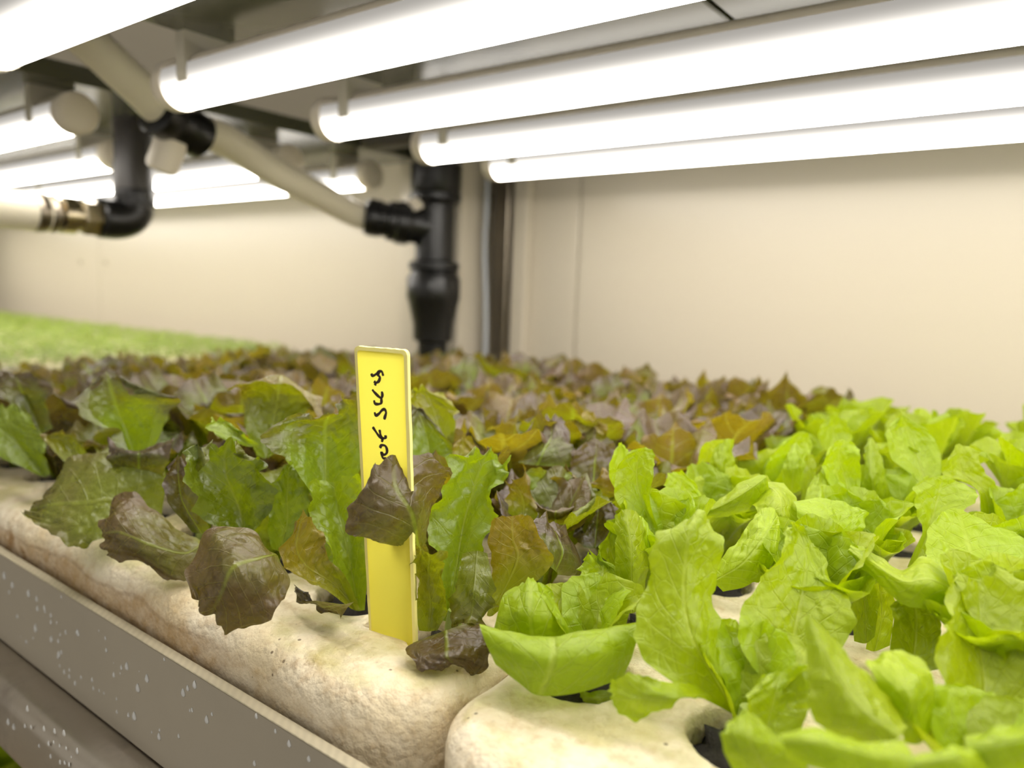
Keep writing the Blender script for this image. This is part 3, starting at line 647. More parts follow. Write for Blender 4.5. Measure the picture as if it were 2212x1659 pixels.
HERO = [
 ["r0",0.8,0.1,1,0.7,0.5,1,[[[-1886,1970,33],[-1877,1976,30],[-1869,1983,28],[-1861,1989,29],[-1846,1988,35]],[[-1842,1890,274],[-1841,1905,280],[-1838,1919,276],[-1829,1926,277],[-1810,1928,281]],[[-1832,1640,404],[-1795,1716,387],[-1771,1831,360],[-1773,1854,357],[-1777,1877,359]],[[-1876,1600,440],[-1777,1645,491],[-1729,1757,492],[-1762,1858,483],[-1777,1921,479]],[[-1905,1628,515],[-1797,1632,583],[-1761,1711,590],[-1757,1827,585],[-1751,1953,555]],[[-1860,1679,625],[-1830,1684,672],[-1792,1740,684],[-1780,1871,659],[-1726,1980,607]]]],
 ["r0",0.15,0.5,1.1,0.5,1,-1,[[[-1777,1851,32],[-1763,1885,21],[-1731,1898,30]],[[-1776,1819,150],[-1767,1897,119],[-1671,1899,154]],[[-1762,1797,262],[-1771,1887,233],[-1690,1877,266]],[[-1761,1789,367],[-1722,1843,359],[-1646,1863,362]]]],
 ["r0",0.1,0,1.0,1.4,2.2,1,[[[-1766,1961,36],[-1790,2013,7],[-1745,2001,29]],[[-1810,2003,198],[-1808,2079,182],[-1715,2103,212]],[[-1859,1988,333],[-1829,2137,331],[-1719,2148,362]],[[-1870,2026,465],[-1827,2184,460],[-1724,2187,470]],[[-1835,2095,578],[-1809,2214,568],[-1710,2239,572]],[[-1794,2155,604],[-1794,2235,632],[-1722,2283,590]]]],
 ["r0",0.45,0.1,0.85,1.2,1.2,1,[[[-1706,1997,297],[-1654,2013,314],[-1612,2020,314]],[[-1676,1929,204],[-1600,1939,226],[-1546,1979,216]],[[-1668,1899,138],[-1585,1913,150],[-1530,1956,157]],[[-1646,1907,81],[-1588,1905,113],[-1559,1953,116]]]],
 ["r0",0.5,1.0,1.15,0.3,0.4,-1,[[[-1649,2077,50],[-1646,2090,43],[-1638,2097,46]],[[-1613,2052,203],[-1526,2080,283],[-1395,2106,296]],[[-1642,2072,310],[-1556,2095,360],[-1429,2093,385]],[[-1667,2095,413],[-1580,2114,438],[-1487,2112,461]]]],
 ["r0",0.85,0,1.0,0.6,0.6,1,[[[-1408,2120,289],[-1422,2179,251],[-1444,2232,216]],[[-1440,2109,378],[-1419,2215,310],[-1411,2354,188]],[[-1479,2111,416],[-1449,2226,361],[-1461,2402,250]],[[-1498,2128,456],[-1492,2254,425],[-1507,2407,345]]]],
 ["r0",1.0,0,0.8,0.4,0.4,1,[[[-1687,1732,60],[-1612,1807,100],[-1553,1926,120]],[[-1689,1697,50],[-1561,1759,80],[-1493,1898,100]],[[-1635,1673,40],[-1526,1720,70],[-1465,1876,60]],[[-1571,1655,30],[-1516,1732,50],[-1469,1859,0]],[[-1572,1695,10],[-1513,1752,30],[-1520,1865,-60]]]],
 ["r1",0.0,0.1,1.15,0.8,1.2,1,[[[-2093,1825,23],[-2115,1868,-1],[-2082,1869,12]],[[-2124,1784,151],[-2146,1864,125],[-2075,1872,157]],[[-2188,1759,296],[-2202,1871,273],[-2094,1880,296]],[[-2238,1738,406],[-2253,1874,382],[-2121,1903,413]],[[-2245,1752,527],[-2237,1853,491],[-2154,1902,561]]]],
 ["r1",0.45,0.8,1.05,0.5,0.6,-1,[[[-2063,1788,48],[-2081,1822,28],[-2053,1820,40]],[[-2091,1682,147],[-2120,1759,133],[-2097,1783,177]],[[-2122,1568,216],[-2146,1653,228],[-2135,1716,257]],[[-2149,1537,310],[-2155,1609,315],[-2145,1720,324]],[[-2156,1600,419],[-2152,1631,442],[-2158,1693,380]]]],
 ["r1",0.85,0,1.0,0.5,0.8,1,[[[-2185,1511,316],[-2158,1530,305],[-2145,1536,278]],[[-2258,1492,385],[-2121,1435,328],[-2079,1527,231]],[[-2386,1418,368],[-2134,1348,317],[-2054,1463,184]],[[-2373,1361,268],[-2155,1318,233],[-2105,1440,121]],[[-2317,1314,181],[-2214,1311,147],[-2192,1391,72]]]],
 ["r1",0.5,0,1.0,1.2,1,1,[[[-2350,1866,316],[-2352,1914,305],[-2294,1936,332]],[[-2394,1832,466],[-2410,1945,462],[-2262,1955,458]],[[-2428,1770,564],[-2439,1966,570],[-2231,1995,561]],[[-2450,1687,619],[-2448,1971,646],[-2247,2000,671]],[[-2470,1733,688],[-2433,1965,697],[-2279,2015,759]],[[-2467,1843,729],[-2387,1952,714],[-2364,1984,808]]]],
 ["r1",0.15,0,0.85,0.8,0.8,1,[[[-2492,1739,191],[-2495,1784,169],[-2429,1813,196]],[[-2510,1741,291],[-2485,1811,290],[-2403,1850,309]],[[-2506,1765,420],[-2498,1821,420],[-2424,1855,437]],[[-2508,1802,508],[-2502,1835,523],[-2465,1863,524]]]],
 ["r1",0.95,0,0.7,0.4,0.5,1,[[[-2023,1628,140],[-1925,1628,160],[-1911,1667,160]],[[-2242,1674,80],[-2113,1679,80],[-2055,1727,60]],[[-2273,1680,120],[-2172,1673,100],[-2130,1713,60]]]],
 ["r2",0.0,-0.2,0.62,1.8,2.2,1,[[[-2602,1666,250],[-2612,1693,232],[-2566,1705,249]],[[-2648,1565,311],[-2636,1699,302],[-2487,1715,331]],[[-2677,1511,428],[-2659,1674,418],[-2459,1703,441]],[[-2710,1506,556],[-2674,1654,523],[-2486,1722,529]],[[-2690,1575,580],[-2645,1641,620],[-2591,1673,562]]]],
 ["r2",0.9,0,0.85,0.5,0.6,1,[[[-2840,1606,210],[-2827,1639,201],[-2780,1653,222]],[[-2882,1542,333],[-2883,1592,332],[-2820,1617,349]],[[-2909,1540,444],[-2909,1589,436],[-2850,1610,443]],[[-2917,1569,506],[-2917,1595,515],[-2892,1611,493]]]],
 ["r2",0.75,0,1.0,0.9,0.8,1,[[[-2895,1657,161],[-2851,1662,144],[-2838,1666,106]],[[-2961,1612,191],[-2825,1555,138],[-2784,1597,49]],[[-3092,1552,278],[-2883,1444,192],[-2826,1515,46]],[[-3208,1497,325],[-3016,1399,220],[-2944,1435,104]],[[-3216,1456,263],[-3133,1382,198],[-3075,1386,102]]]],
 ["r2",0.0,0.1,1.1,1.0,0.8,1,[[[-2894,1869,534],[-2878,1904,520],[-2846,1930,532]],[[-2987,1783,593],[-2977,1866,594],[-2899,1873,584]],[[-3002,1804,640],[-3006,1851,638],[-2922,1883,600]]]],
 ["r3",0.45,0,0.9,0.7,1,1,[[[-3345,1744,140],[-3312,1715,120],[-3307,1690,105]],[[-3346,1754,371],[-3392,1547,245],[-3335,1467,99]],[[-3548,1636,433],[-3441,1460,246],[-3371,1385,74]],[[-3690,1521,384],[-3547,1378,232],[-3481,1311,139]],[[-3703,1416,257],[-3678,1323,195],[-3667,1278,175]]]],
 ["r3",0.55,0,1.0,1.0,1,1,[[[-3693,1769,367],[-3701,1800,360],[-3649,1816,378]],[[-3712,1726,509],[-3782,1797,490],[-3565,1856,467]],[[-3768,1616,560],[-3809,1768,596],[-3523,1884,607]],[[-3834,1581,653],[-3799,1738,681],[-3475,1907,679]],[[-3846,1684,727],[-3831,1730,783],[-3730,1819,705]]]],
 ["r3",0.8,0.0,1.0,0.6,0.6,1,[[[-3534,1625,294],[-3467,1700,292],[-3361,1756,301]],[[-3471,1567,430],[-3342,1642,444],[-3257,1730,433]],[[-3569,1608,516],[-3423,1683,453],[-3322,1799,539]]]],
 ["r3",0.5,0.4,1.0,0.8,0.6,-1,[[[-3924,1604,272],[-3888,1654,258],[-3834,1697,272]],[[-4038,1518,431],[-4021,1607,433],[-3924,1653,418]],[[-4054,1536,462],[-3985,1615,473],[-3958,1637,486]]]],
 ["r5",0.75,0,0.9,0.7,0.8,1,[[[-4725,1719,354],[-4725,1766,334],[-4632,1792,371]],[[-4778,1650,489],[-4807,1731,504],[-4654,1769,491]],[[-4870,1571,591],[-4816,1692,614],[-4650,1791,610]],[[-4929,1618,688],[-4867,1689,681],[-4772,1762,688]]]],
 ["r4",0.2,0.1,1.0,1.0,1,1,[[[-4427,1601,183],[-4408,1649,153],[-4358,1665,172]],[[-4541,1471,300],[-4536,1579,322],[-4376,1642,275]],[[-4595,1453,444],[-4565,1550,437],[-4407,1636,385]],[[-4630,1489,524],[-4586,1551,543],[-4492,1616,502]]]],
 ["s2",0.5,0.5,0.9,0.5,0.6,1,[[[-3089,2081,416],[-3087,2131,397],[-3029,2156,437]],[[-3199,2093,534],[-3144,2211,539],[-2981,2268,600]],[[-3236,2113,676],[-3159,2250,696],[-2944,2307,669]],[[-3209,2063,718],[-3058,2191,798],[-2878,2283,679]],[[-3217,1983,724],[-2987,2140,778],[-2792,2258,593]]]],
 ["s0",0.65,0,0.9,0.6,0.6,1,[[[-2267,2327,439],[-2245,2392,422],[-2185,2417,449]],[[-2296,2325,560],[-2281,2412,560],[-2146,2456,512]],[[-2331,2342,677],[-2328,2397,692],[-2248,2424,637]],[[-2357,2353,714],[-2351,2384,720],[-2321,2404,702]]]],
 ["s0",0.05,0.5,1.1,0.6,0.8,-1,[[[-2367,2518,521],[-2328,2571,508],[-2282,2584,535]],[[-2435,2462,649],[-2404,2585,639],[-2285,2599,642]],[[-2471,2472,731],[-2450,2567,747],[-2286,2605,685]],[[-2487,2493,775],[-2457,2542,785],[-2373,2597,731]]]],
 ["s0",0.5,0.7,1.05,0.4,0.4,-1,[[[-2132,2434,466],[-2120,2467,458],[-2089,2493,473]],[[-2153,2429,536],[-2129,2473,543],[-2077,2529,484]],[[-2157,2457,572],[-2135,2477,594],[-2120,2514,597]]]],
 ["s0",0.8,0,1.05,0.6,0.8,1,[[[-2033,2759,450],[-1935,2771,453],[-1833,2908,437]],[[-2030,2791,478],[-1922,2803,516],[-1842,2915,522]],[[-2036,2869,521],[-1948,2894,575],[-1893,2960,574]],[[-2049,2977,630],[-2025,3000,653],[-1977,3032,633]]]],
 ["s0",0.45,0,1.1,0.9,1,1,[[[-1802,2610,318],[-1767,2685,309],[-1703,2713,338]],[[-1840,2571,411],[-1804,2696,394],[-1708,2722,418]],[[-1879,2574,461],[-1825,2667,475],[-1728,2739,463]]]],
 ["s0",0.6,0.6,1.0,0.6,0.8,-1,[[[-1814,2396,303],[-1771,2452,289],[-1727,2488,310]],[[-1812,2388,403],[-1781,2459,385],[-1735,2490,358]],[[-1837,2410,501],[-1784,2395,475],[-1821,2478,536]]]],
 ["s0",0.85,0.3,1.0,0.6,0.9,1,[[[-1695,2461,304],[-1652,2516,291],[-1604,2581,306]],[[-1701,2441,370],[-1604,2439,371],[-1576,2561,366]],[[-1730,2474,396],[-1632,2496,380],[-1579,2592,418]]]],
 ["s0",0.75,0.6,1.0,0.6,0.6,-1,[[[-1718,2832,363],[-1663,2865,314],[-1605,2911,323]],[[-1768,2780,438],[-1675,2796,410],[-1577,2865,380]],[[-1790,2795,472],[-1680,2771,433],[-1627,2869,483]]]],
 ["s0",0.95,0,0.85,0.6,0.8,1,[[[-1502,2496,239],[-1475,2540,231],[-1449,2591,266]],[[-1551,2517,284],[-1517,2621,306],[-1444,2631,343]],[[-1578,2612,378],[-1540,2670,404],[-1474,2692,389]]]],
 ["t0",0.5,0.9,1.1,0.6,0.8,-1,[[[-2054,3272,435],[-2016,3325,428],[-1970,3364,459]],[[-2083,3242,545],[-2029,3335,554],[-1933,3400,509]],[[-2081,3301,588],[-2042,3363,633],[-1978,3400,565]]]],
 ["t0",0.95,0,1.1,0.6,0.8,1,[[[-1777,2869,323],[-1743,2956,308],[-1667,2993,341]],[[-1802,2870,449],[-1759,2991,447],[-1658,3017,449]],[[-1826,2929,534],[-1772,3024,555],[-1697,3054,547]]]],
 ["g0",0,0,1.0,0.3,0.4,1,[[[-1328,1722,111],[-1233,1715,88],[-1169,1734,63],[-1082,1825,67],[-1023,1972,72]],[[-1331,1681,185],[-1214,1683,194],[-1122,1727,194],[-1043,1813,202],[-994,1985,175]],[[-1379,1702,228],[-1288,1756,214],[-1192,1816,211],[-1114,1902,223],[-1026,2045,230]],[[-1409,1799,107],[-1361,1847,97],[-1296,1897,100],[-1247,1958,93],[-1210,2011,93]],[[-1419,1831,195],[-1361,1840,217],[-1304,1861,235],[-1272,1933,213],[-1238,1998,149]],[[-1426,1911,251],[-1386,1920,278],[-1355,1933,289],[-1342,1977,270],[-1317,2025,216]],[[-1412,1962,271],[-1401,1973,284],[-1390,1982,289],[-1379,2001,281],[-1353,2029,254]]]],
 ["g1",0,0.1,0.95,0.6,0.8,1,[[[-710,1984,88],[-689,2044,48],[-669,2061,62]],[[-837,1877,178],[-747,1994,169],[-715,2061,124]],[[-935,1887,231],[-799,1969,259],[-762,2066,221]],[[-973,1944,299],[-847,1997,347],[-791,2108,298]],[[-976,2012,422],[-875,2043,454],[-819,2154,408]],[[-976,2051,507],[-882,2078,544],[-829,2189,514]],[[-965,2141,547],[-896,2173,577],[-862,2243,539]]]],
 ["g1",0,0,0.95,0.8,0.8,1,[[[-772,1923,161],[-739,1945,136],[-721,1955,118]],[[-823,1816,204],[-787,1788,179],[-757,1858,156]],[[-892,1788,199],[-859,1756,159],[-823,1801,109]],[[-975,1770,163],[-932,1748,133],[-899,1765,86]]]],
 ["g0",0,0,0.92,1.4,1.2,1,[[[-1275,2161,75],[-1239,2212,60],[-1167,2245,88]],[[-1293,2137,170],[-1258,2236,148],[-1160,2263,168]],[[-1328,2145,225],[-1269,2240,229],[-1174,2288,233]],[[-1318,2185,275],[-1282,2264,279],[-1216,2287,273]],[[-1328,2210,317],[-1316,2246,327],[-1285,2266,307]]]],
 ["g2",0,-0.1,0.9,0.3,0.3,1,[[[-1257,2567,321],[-1237,2606,307],[-1232,2613,334]],[[-1353,2489,446],[-1311,2597,451],[-1263,2582,445]],[[-1379,2508,529],[-1344,2611,535],[-1275,2613,538]],[[-1380,2545,605],[-1345,2623,617],[-1286,2639,596]],[[-1361,2591,647],[-1334,2637,650],[-1296,2665,642]]]],
 ["g2",0,-0.2,0.85,0.4,0.4,1,[[[-1207,2297,126],[-1189,2333,111],[-1160,2383,129]],[[-1230,2278,280],[-1165,2267,300],[-1164,2375,253]],[[-1256,2300,387],[-1184,2281,400],[-1176,2405,345]],[[-1276,2323,466],[-1233,2321,489],[-1224,2412,463]]]],
 ["g2",0,0,1.1,0.3,0.3,1,[[[-1181,2389,270],[-1179,2440,265],[-1168,2502,278]],[[-1205,2365,392],[-1188,2425,372],[-1182,2500,334]],[[-1238,2425,452],[-1218,2460,413],[-1195,2517,348]]]],
 ["g2",0,0,1.15,0.5,0.4,1,[[[-1470,2678,441],[-1456,2712,428],[-1435,2731,448]],[[-1494,2647,521],[-1484,2704,512],[-1454,2727,514]],[[-1503,2702,588],[-1491,2738,600],[-1464,2754,576]],[[-1501,2734,623],[-1488,2745,633],[-1483,2770,610]]]],
 ["g2",0,0.1,1.05,0.4,0.4,1,[[[-1328,2434,219],[-1321,2451,211],[-1313,2459,225]],[[-1370,2399,273],[-1361,2458,287],[-1330,2459,303]],[[-1373,2430,328],[-1364,2465,349],[-1350,2480,376]]]],
 ["h0",0,0,1.15,0.6,0.5,1,[[[-1251,2980,349],[-1219,3004,341],[-1197,3023,361]],[[-1308,2892,380],[-1274,2973,411],[-1223,3032,379]],[[-1338,2878,438],[-1310,2953,459],[-1258,3015,437]],[[-1357,2895,475],[-1339,2938,501],[-1313,2982,490]]]],
 ["h0",0,-0.1,0.95,0.3,0.3,1,[[[-1301,3286,278],[-1257,3344,274],[-1192,3372,304]],[[-1318,3291,395],[-1252,3280,409],[-1215,3369,399]],[[-1329,3320,476],[-1261,3275,495],[-1237,3370,506]],[[-1324,3363,559],[-1274,3330,593],[-1257,3394,594]]]],
 ["h0",0,0.2,1.15,0.3,0.3,1,[[[-1348,3335,336],[-1329,3373,326],[-1310,3390,344]],[[-1393,3318,443],[-1376,3382,447],[-1322,3400,464]],[[-1401,3353,544],[-1370,3404,562],[-1289,3444,582]]]],
 ["h1",0,-0.1,1.0,0.3,0.4,1,[[[-974,2944,551],[-932,2901,557],[-922,2924,495]],[[-1036,2916,507],[-974,2824,509],[-965,2905,419]],[[-1110,2873,434],[-1061,2797,437],[-1045,2864,386]],[[-1182,2810,375],[-1163,2798,376],[-1156,2828,367]]]],
 ["h1",0,-0.1,1.0,0.3,0.4,1,[[[-991,2908,403],[-962,2972,509],[-906,3040,512]],[[-951,2820,459],[-868,2854,512],[-840,2983,475]],[[-906,2775,433],[-823,2778,459],[-801,2929,426]],[[-870,2764,353],[-801,2791,354],[-781,2906,348]]]],
 ["h1",0,0,1.1,0.4,0.5,1,[[[-820,2898,482],[-790,2832,480],[-778,2811,447]],[[-746,3005,486],[-709,2838,452],[-720,2797,403]],[[-658,3093,461],[-650,2924,392],[-650,2838,330]],[[-593,3163,432],[-615,3033,355],[-606,2930,300]]]],
 ["g3",0,0.1,1.15,0.5,0.5,1,[[[-939,2453,313],[-926,2419,278],[-895,2425,246]],[[-902,2493,389],[-834,2426,365],[-809,2446,287]],[[-872,2577,459],[-794,2495,447],[-771,2508,339]],[[-846,2656,515],[-791,2619,497],[-758,2606,419]]]],
 ["g3",0,0.1,1.0,0.9,0.9,1,[[[-612,2162,105],[-601,2218,85],[-569,2244,100]],[[-666,2083,189],[-611,2249,172],[-500,2310,186]],[[-727,2101,270],[-615,2309,253],[-467,2372,263]],[[-730,2182,321],[-620,2367,323],[-484,2418,316]],[[-711,2285,399],[-631,2421,396],[-555,2474,370]],[[-696,2386,489],[-656,2464,471],[-633,2502,443]],[[-695,2418,523],[-678,2456,527],[-660,2492,510]]]],
 ["g3",0,-0.2,0.8,0.4,0.4,1,[[[-528,2726,75],[-499,2771,60],[-476,2792,85]],[[-551,2730,211],[-524,2822,189],[-480,2808,206]],[[-579,2757,351],[-558,2822,342],[-517,2826,336]]]],
 ["g3",0,0.3,1.15,0.4,0.4,1,[[[-504,2811,22],[-481,2852,6],[-441,2886,28]],[[-506,2850,116],[-481,2919,117],[-444,2927,144]],[[-528,2881,257],[-506,2947,247],[-464,2951,236]]]],
 ["g4",0,-0.1,1.05,0.3,0.4,1,[[[-248,2660,397],[-202,2614,364],[-191,2619,345]],[[-338,2723,429],[-294,2516,427],[-275,2529,337]],[[-403,2644,398],[-363,2487,410],[-357,2492,334]],[[-492,2657,424],[-463,2553,425],[-458,2549,378]],[[-553,2665,448],[-547,2617,434],[-546,2613,408]]]],
 ["g4",0,0,1.15,0.4,0.5,1,[[[-225,2720,347],[-192,2792,326],[-119,2846,315]],[[-321,2729,389],[-218,2859,395],[-69,2966,355]],[[-344,2772,451],[-247,2923,460],[-61,3056,413]],[[-350,2856,523],[-287,2957,546],[-104,3107,456]]]],
 ["h2",0,0,1.0,0.4,0.5,1,[[[-451,3164,240],[-432,3202,234],[-406,3226,253]],[[-426,3230,378],[-410,3291,367],[-374,3298,401]],[[-456,3247,470],[-399,3367,475],[-285,3427,467]],[[-489,3283,535],[-396,3408,567],[-274,3493,517]]]],
 ["h2",0,-0.2,0.9,0.4,0.4,1,[[[-258,3637,308],[-229,3695,301],[-202,3722,341]],[[-296,3696,469],[-264,3742,445],[-224,3776,467]],[[-415,3641,528],[-358,3735,531],[-291,3765,559]],[[-408,3713,629],[-381,3762,647],[-322,3803,625]]]],
 ["g4",0,0.2,0.95,0.8,0.8,1,[[[-132,2197,112],[-85,2278,79],[1,2348,107]],[[-188,2223,222],[-113,2351,194],[-5,2414,234]],[[-233,2283,341],[-144,2447,310],[-21,2497,358]],[[-222,2374,380],[-163,2519,377],[-31,2552,433]],[[-236,2505,482],[-175,2545,440],[-111,2603,500]]]],
 ["g4",0,-0.2,0.75,0.4,0.4,1,[[[-368,2430,155],[-313,2493,127],[-244,2523,153]],[[-383,2488,278],[-327,2580,264],[-265,2600,260]],[[-391,2541,326],[-348,2598,320],[-295,2637,315]]]],
 ["g1",0,-0.1,0.9,0.3,0.4,1,[[[-487,1904,437],[-477,1914,454],[-471,1965,424]],[[-453,1840,348],[-398,1848,376],[-396,1986,356]],[[-418,1800,247],[-324,1818,311],[-319,1985,303]],[[-332,1856,190],[-246,1844,259],[-246,1980,244]]]],
 ["g1",0,0.1,1.1,0.3,0.4,1,[[[-246,1970,182],[-217,2016,172],[-203,2081,196]],[[-277,1960,266],[-240,1957,305],[-200,2095,272]],[[-343,1996,324],[-282,2006,341],[-230,2131,322]],[[-368,2053,327],[-324,2113,338],[-282,2144,333]]]],
 ["g1",0,0,1.1,0.3,0.4,1,[[[-450,1630,286],[-438,1614,282],[-425,1617,242]],[[-380,1686,301],[-353,1619,310],[-341,1630,240]],[[-304,1740,279],[-272,1677,289],[-259,1689,224]],[[-220,1802,272],[-193,1747,276],[-179,1749,217]]]],
 ["g5",0,0,1.1,0.3,0.4,1,[[[-216,1753,263],[-207,1734,256],[-199,1733,216]],[[-143,1814,297],[-127,1762,297],[-122,1769,232]],[[-76,1885,268],[-70,1862,255],[-69,1856,209]]]],
 ["g1",0,0,0.95,0.4,0.4,1,[[[-543,1681,87],[-476,1753,67],[-407,1809,92]],[[-594,1661,207],[-527,1675,216],[-451,1788,168]],[[-580,1751,230],[-570,1783,228],[-567,1807,204]]]],
 ["g1",0,0.1,1.0,0.4,0.6,1,[[[-580,1808,116],[-553,1874,82],[-487,1926,97]],[[-604,1855,200],[-564,1958,183],[-483,1994,184]],[[-606,1959,229],[-563,2018,240],[-509,2063,268]]]],
 ["g5",0,0,1.05,0.4,0.5,1,[[[-123,1903,284],[-111,1860,276],[-95,1861,206]],[[-68,1946,299],[-54,1870,306],[-46,1875,220]],[[-4,2022,311],[8,1944,318],[18,1947,211]]]],
 ["h1",0,0,1.1,0.3,0.4,1,[[[-758,3455,356],[-735,3497,345],[-711,3518,365]],[[-836,3416,482],[-791,3549,466],[-727,3549,478]],[[-860,3434,548],[-822,3540,558],[-737,3556,569]],[[-851,3503,618],[-808,3562,629],[-753,3599,602]]]],
 ["h1",0,0,1.0,0.3,0.4,1,[[[-778,3416,364],[-750,3461,350],[-740,3473,381]],[[-882,3315,379],[-830,3411,421],[-795,3493,454]],[[-896,3392,454],[-873,3440,492],[-854,3485,523]]]],
 ["i1",0,-0.1,0.88,0.3,0.3,1,[[[-725,3664,316],[-675,3712,305],[-627,3753,328]],[[-744,3680,429],[-693,3645,445],[-654,3750,444]],[[-755,3739,538],[-727,3713,557],[-697,3784,540]],[[-759,3771,598],[-744,3786,618],[-718,3803,600]]]],
 ["i0",0,0,1.0,0.3,0.3,1,[[[-1045,3496,385],[-1008,3519,355],[-975,3546,367]],[[-1057,3528,488],[-1004,3506,490],[-979,3584,470]],[[-1048,3597,561],[-1029,3614,577],[-998,3631,537]]]],
 ["i0",0,-0.2,0.85,0.3,0.3,1,[[[-974,3562,302],[-954,3602,297],[-937,3618,320]],[[-987,3596,422],[-963,3639,419],[-942,3657,430]],[[-1000,3627,520],[-984,3665,523],[-958,3683,515]]]],
 ["i0",0,0,1.15,0.3,0.4,1,[[[-1186,3661,346],[-1136,3722,330],[-1066,3780,367]],[[-1183,3707,461],[-1132,3821,463],[-1032,3849,475]],[[-1138,3805,548],[-1080,3881,589],[-1039,3904,537]]]],
 ["j0",0,0,1.05,0.3,0.4,1,[[[-1038,4145,460],[-993,4202,446],[-934,4253,485]],[[-1075,4131,549],[-1023,4235,556],[-934,4262,540]],[[-1050,4211,618],[-1024,4236,654],[-993,4255,621]]]],
 ["i2",0,0,1.0,0.3,0.4,1,[[[-535,3828,447],[-513,3880,430],[-461,3923,454]],[[-651,3817,531],[-576,3964,543],[-477,3976,546]],[[-700,3871,627],[-629,3990,643],[-530,4025,631]],[[-680,3947,698],[-652,3972,717],[-623,4014,687]]]],
 ["g0",0,-0.2,0.7,0.3,0.4,1,[[[-1057,2011,2],[-1050,2014,-10],[-1043,2018,-21]],[[-1102,1894,35],[-1065,1895,24],[-1047,1928,-16]],[[-1123,1876,23],[-1101,1878,12],[-1081,1902,-18]]]],
]

heroes = {}
for h in HERO: heroes.setdefault(h[0], []).append(h)
HK = {'r': 0, 's': 1, 't': 2}; GK = {'g': (0, 2), 'h': None}
# hero plant key -> grid cell (colour, column, row)
CELL = {'r0': ('R', 0, 0), 'r1': ('R', 1, 0), 'r2': ('R', 2, 0), 'r3': ('R', 3, 0), 'r4': ('R', 4, 0), 'r5': ('R', 5, 0),
        's0': ('R', 0, 1), 's2': ('R', 2, 1), 't0': ('R', 0, 2),
        'g0': ('G', 0, 0), 'g1': ('G', 1, 0), 'g4': ('G', 2, 1), 'g5': ('G', 2, 0), 'g2': ('G', 0, 1), 'g3': ('G', 1, 1),
        'h0': ('G', 0, 2), 'h1': ('G', 1, 2), 'h2': ('G', 2, 2), 'i0': ('G', 0, 3), 'i1': ('G', 1, 3), 'i2': ('G', 2, 3), 'j0': ('G', 0, 4)}
BYCELL = {v: k for k, v in CELL.items()}
# inner leaves that complete the hand-shaped plants: list of (azimuth deg, length, end angle deg, width)
INNER = {'r0': [], 'r1': [(80, .048, 30, .034), (140, .05, 40, .034)], 'r2': [(70, .05, 40, .036), (120, .05, 40, .036), (20, .045, 30, .03)],
         'r3': [(60, .05, 40, .036), (120, .052, 40, .036)], 'r4': [(90, .05, 50, .038), (150, .05, 50, .038), (30, .05, 40, .036), (250, .045, 60, .034)], 'r5': [(90, .05, 50, .038), (150, .05, 50, .038), (30, .05, 40, .036), (250, .045, 70, .034), (300, .045, 70, .034)],
         's0': [(90, .055, 50, .038), (30, .055, 60, .036), (150, .055, 50, .038), (60, .055, 30, .036), (200, .05, 40, .034)],
         's2': [(90, .055, 50, .038), (30, .055, 60, .036), (150, .055, 50, .038), (200, .05, 40, .034), (330, .05, 40, .034)],
         't0': [(90, .055, 50, .038), (20, .055, 60, .036), (150, .055, 50, .038), (200, .05, 40, .034), (300, .048, 50, .036)]}
GLOW0 = [(45, .036, 90, .028), (100, .036, 85, .028), (170, .034, 90, .026)]
GLOW = [(20+60*k, .045, 66, .036) for k in range(6)]
GIN = [(90, .055, 35, .034), (150, .055, 40, .034), (40, .055, 40, .034)]
def label_for(c, i, j):
    if c == 'R':
        where = 'nearest the seam' if i == 0 else ORD[i]+' from the seam'
        return ('red-brown lettuce, %s in the %s of the red bed' % (where, ROW[j]))
    where = 'nearest the seam' if i == 0 else ORD[i]+' from the seam'
    return ('bright green lettuce, %s in the %s of the green bed' % (where, ROW[j]))
SPECIAL = {'r0': 'red-brown lettuce right behind the yellow label, its brown leaf draped over it',
           'r1': 'front-row lettuce left of the yellow label with a big brown leaf over the foam edge',
           'r2': 'front-row lettuce with a crisp dark green toothed leaf, left of the lime-hearted one',
           'g0': 'green lettuce beside the seam with a leaf folded down over the foam edge',
           'g1': 'big blurred green lettuce in the front corner above the dark soil hole'}
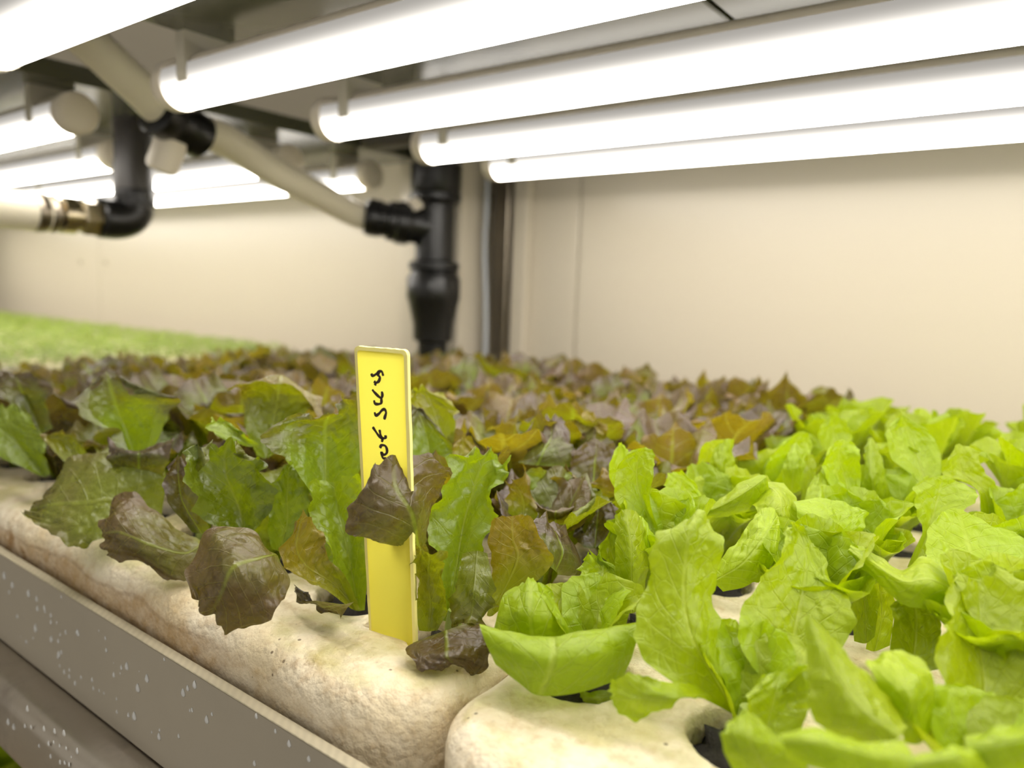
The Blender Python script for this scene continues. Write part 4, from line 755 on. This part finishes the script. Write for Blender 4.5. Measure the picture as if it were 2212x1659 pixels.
for c, XS, protos in (('R', XR, protoR), ('G', XG, protoG)):
    for j, y in enumerate(YS):
        if c == 'G': y += DYG
        for i, x in enumerate(XS):
            key = BYCELL.get((c, i, j)); rs = random.Random(1000+i*31+j*7+(500 if c == 'G' else 0))
            kind = 'red' if c == 'R' else 'green'
            if key:
                root = empty('red_lettuce' if c == 'R' else 'green_lettuce', (x, y, 0))
                soil(root); stem(root)
                for h in heroes[key]:
                    ctrl = [[(p[0]*1e-4, p[1]*1e-4, p[2]*1e-4) for p in r] for r in h[7]]
                    if h[6] < 0: ctrl = [r[::-1] for r in ctrl]
                    add_leaf(root, kind, ctrl, rs, 44, 41, (x, y, 0), bl=h[1], org=h[2], tone=h[3], tooth=h[4]*1.3, frill=h[5]*1.5, corner=.25 if h[0][0] in 'rst' else .6, crumple=1.25 if h[0][0] in 'rst' else .9, lobe=1.7 if h[0][0] in 'rst' and h[5] > .45 else 0.)
                for az, Lh, a1, W in INNER.get(key, GIN+GLOW if j else GLOW0):
                    add_leaf(root, kind, generic_ctrl(rs, kind, Lh, math.radians(8), math.radians(a1), W, math.radians(az)), rs, 26, 23, bl=rs.uniform(.3, .9), org=rs.choice((0, .2)), tone=rs.uniform(.9, 1.1), tooth=1., frill=1.2 if c == 'R' else .5, lobe=4. if c == 'R' else 0.)
            else:
                if c == 'G' and (x-.02)*.79+(y)*.60 < 0: pass
                pr = protos[(i*5+j*3+rs.randrange(2)) % len(protos)]
                s = (rs.uniform(.9, 1.1)*(.84 if i > 6 else 1) if c == 'R' else rs.uniform(.92, 1.1))
                root = put(pr, (x+rs.uniform(-.004, .004), y+rs.uniform(-.004, .004), 0), rs.uniform(0, 6.28), s)
            tag(root, SPECIAL.get(key) or label_for(c, i, j), 'lettuce', 'red lettuces in the left raft' if c == 'R' else 'green lettuces in the right raft')
# an edge of the shelf below with one plant
lo = box('foam_raft', -.75, -.2, .05, .35, -.335, -.285, M['foam'], None, .006, 2); tag(lo, 'foam raft on the shelf below the steel rail', 'foam raft')
lp = put(protoG[2], (-.62, .20, -.285), 1., 1.1); tag(lp, 'green lettuce on the lower shelf, peeking out at the bottom left corner', 'lettuce')

# ------------------------------------------------------------------ light, world, camera
w = bpy.data.worlds.new('World'); sc.world = w; w.use_nodes = True
w.node_tree.nodes['Background'].inputs[0].default_value = (1., .945, .85, 1); w.node_tree.nodes['Background'].inputs[1].default_value = .56

cam = bpy.data.cameras.new('camera'); co = bpy.data.objects.new('camera', cam); link(co); sc.camera = co
cam.sensor_width = 36; cam.lens = 26.4284; cam.clip_start = .01; cam.clip_end = 20
R = Matrix(((.794497, -.103160, .598436), (.606272, .078496, -.791376), (.034705, .991563, .124895)))
co.matrix_world = Matrix.Translation((0, 0, .125)) @ R.to_4x4()
cam.dof.use_dof = True; cam.dof.focus_distance = .268; cam.dof.aperture_fstop = 6.6

sc.view_settings.view_transform = 'Standard'; sc.view_settings.look = 'None'; sc.view_settings.gamma = 1; sc.view_settings.exposure = -.08
sc.view_settings.use_curve_mapping = False
sc.cycles.use_denoising = True
sc.cycles.max_bounces = 5; sc.cycles.transmission_bounces = 5; sc.cycles.diffuse_bounces = 3; sc.cycles.glossy_bounces = 2
sc.cycles.use_adaptive_sampling = True; sc.cycles.adaptive_threshold = .06; sc.cycles.adaptive_min_samples = 12
sc.cycles.sample_clamp_indirect = 6
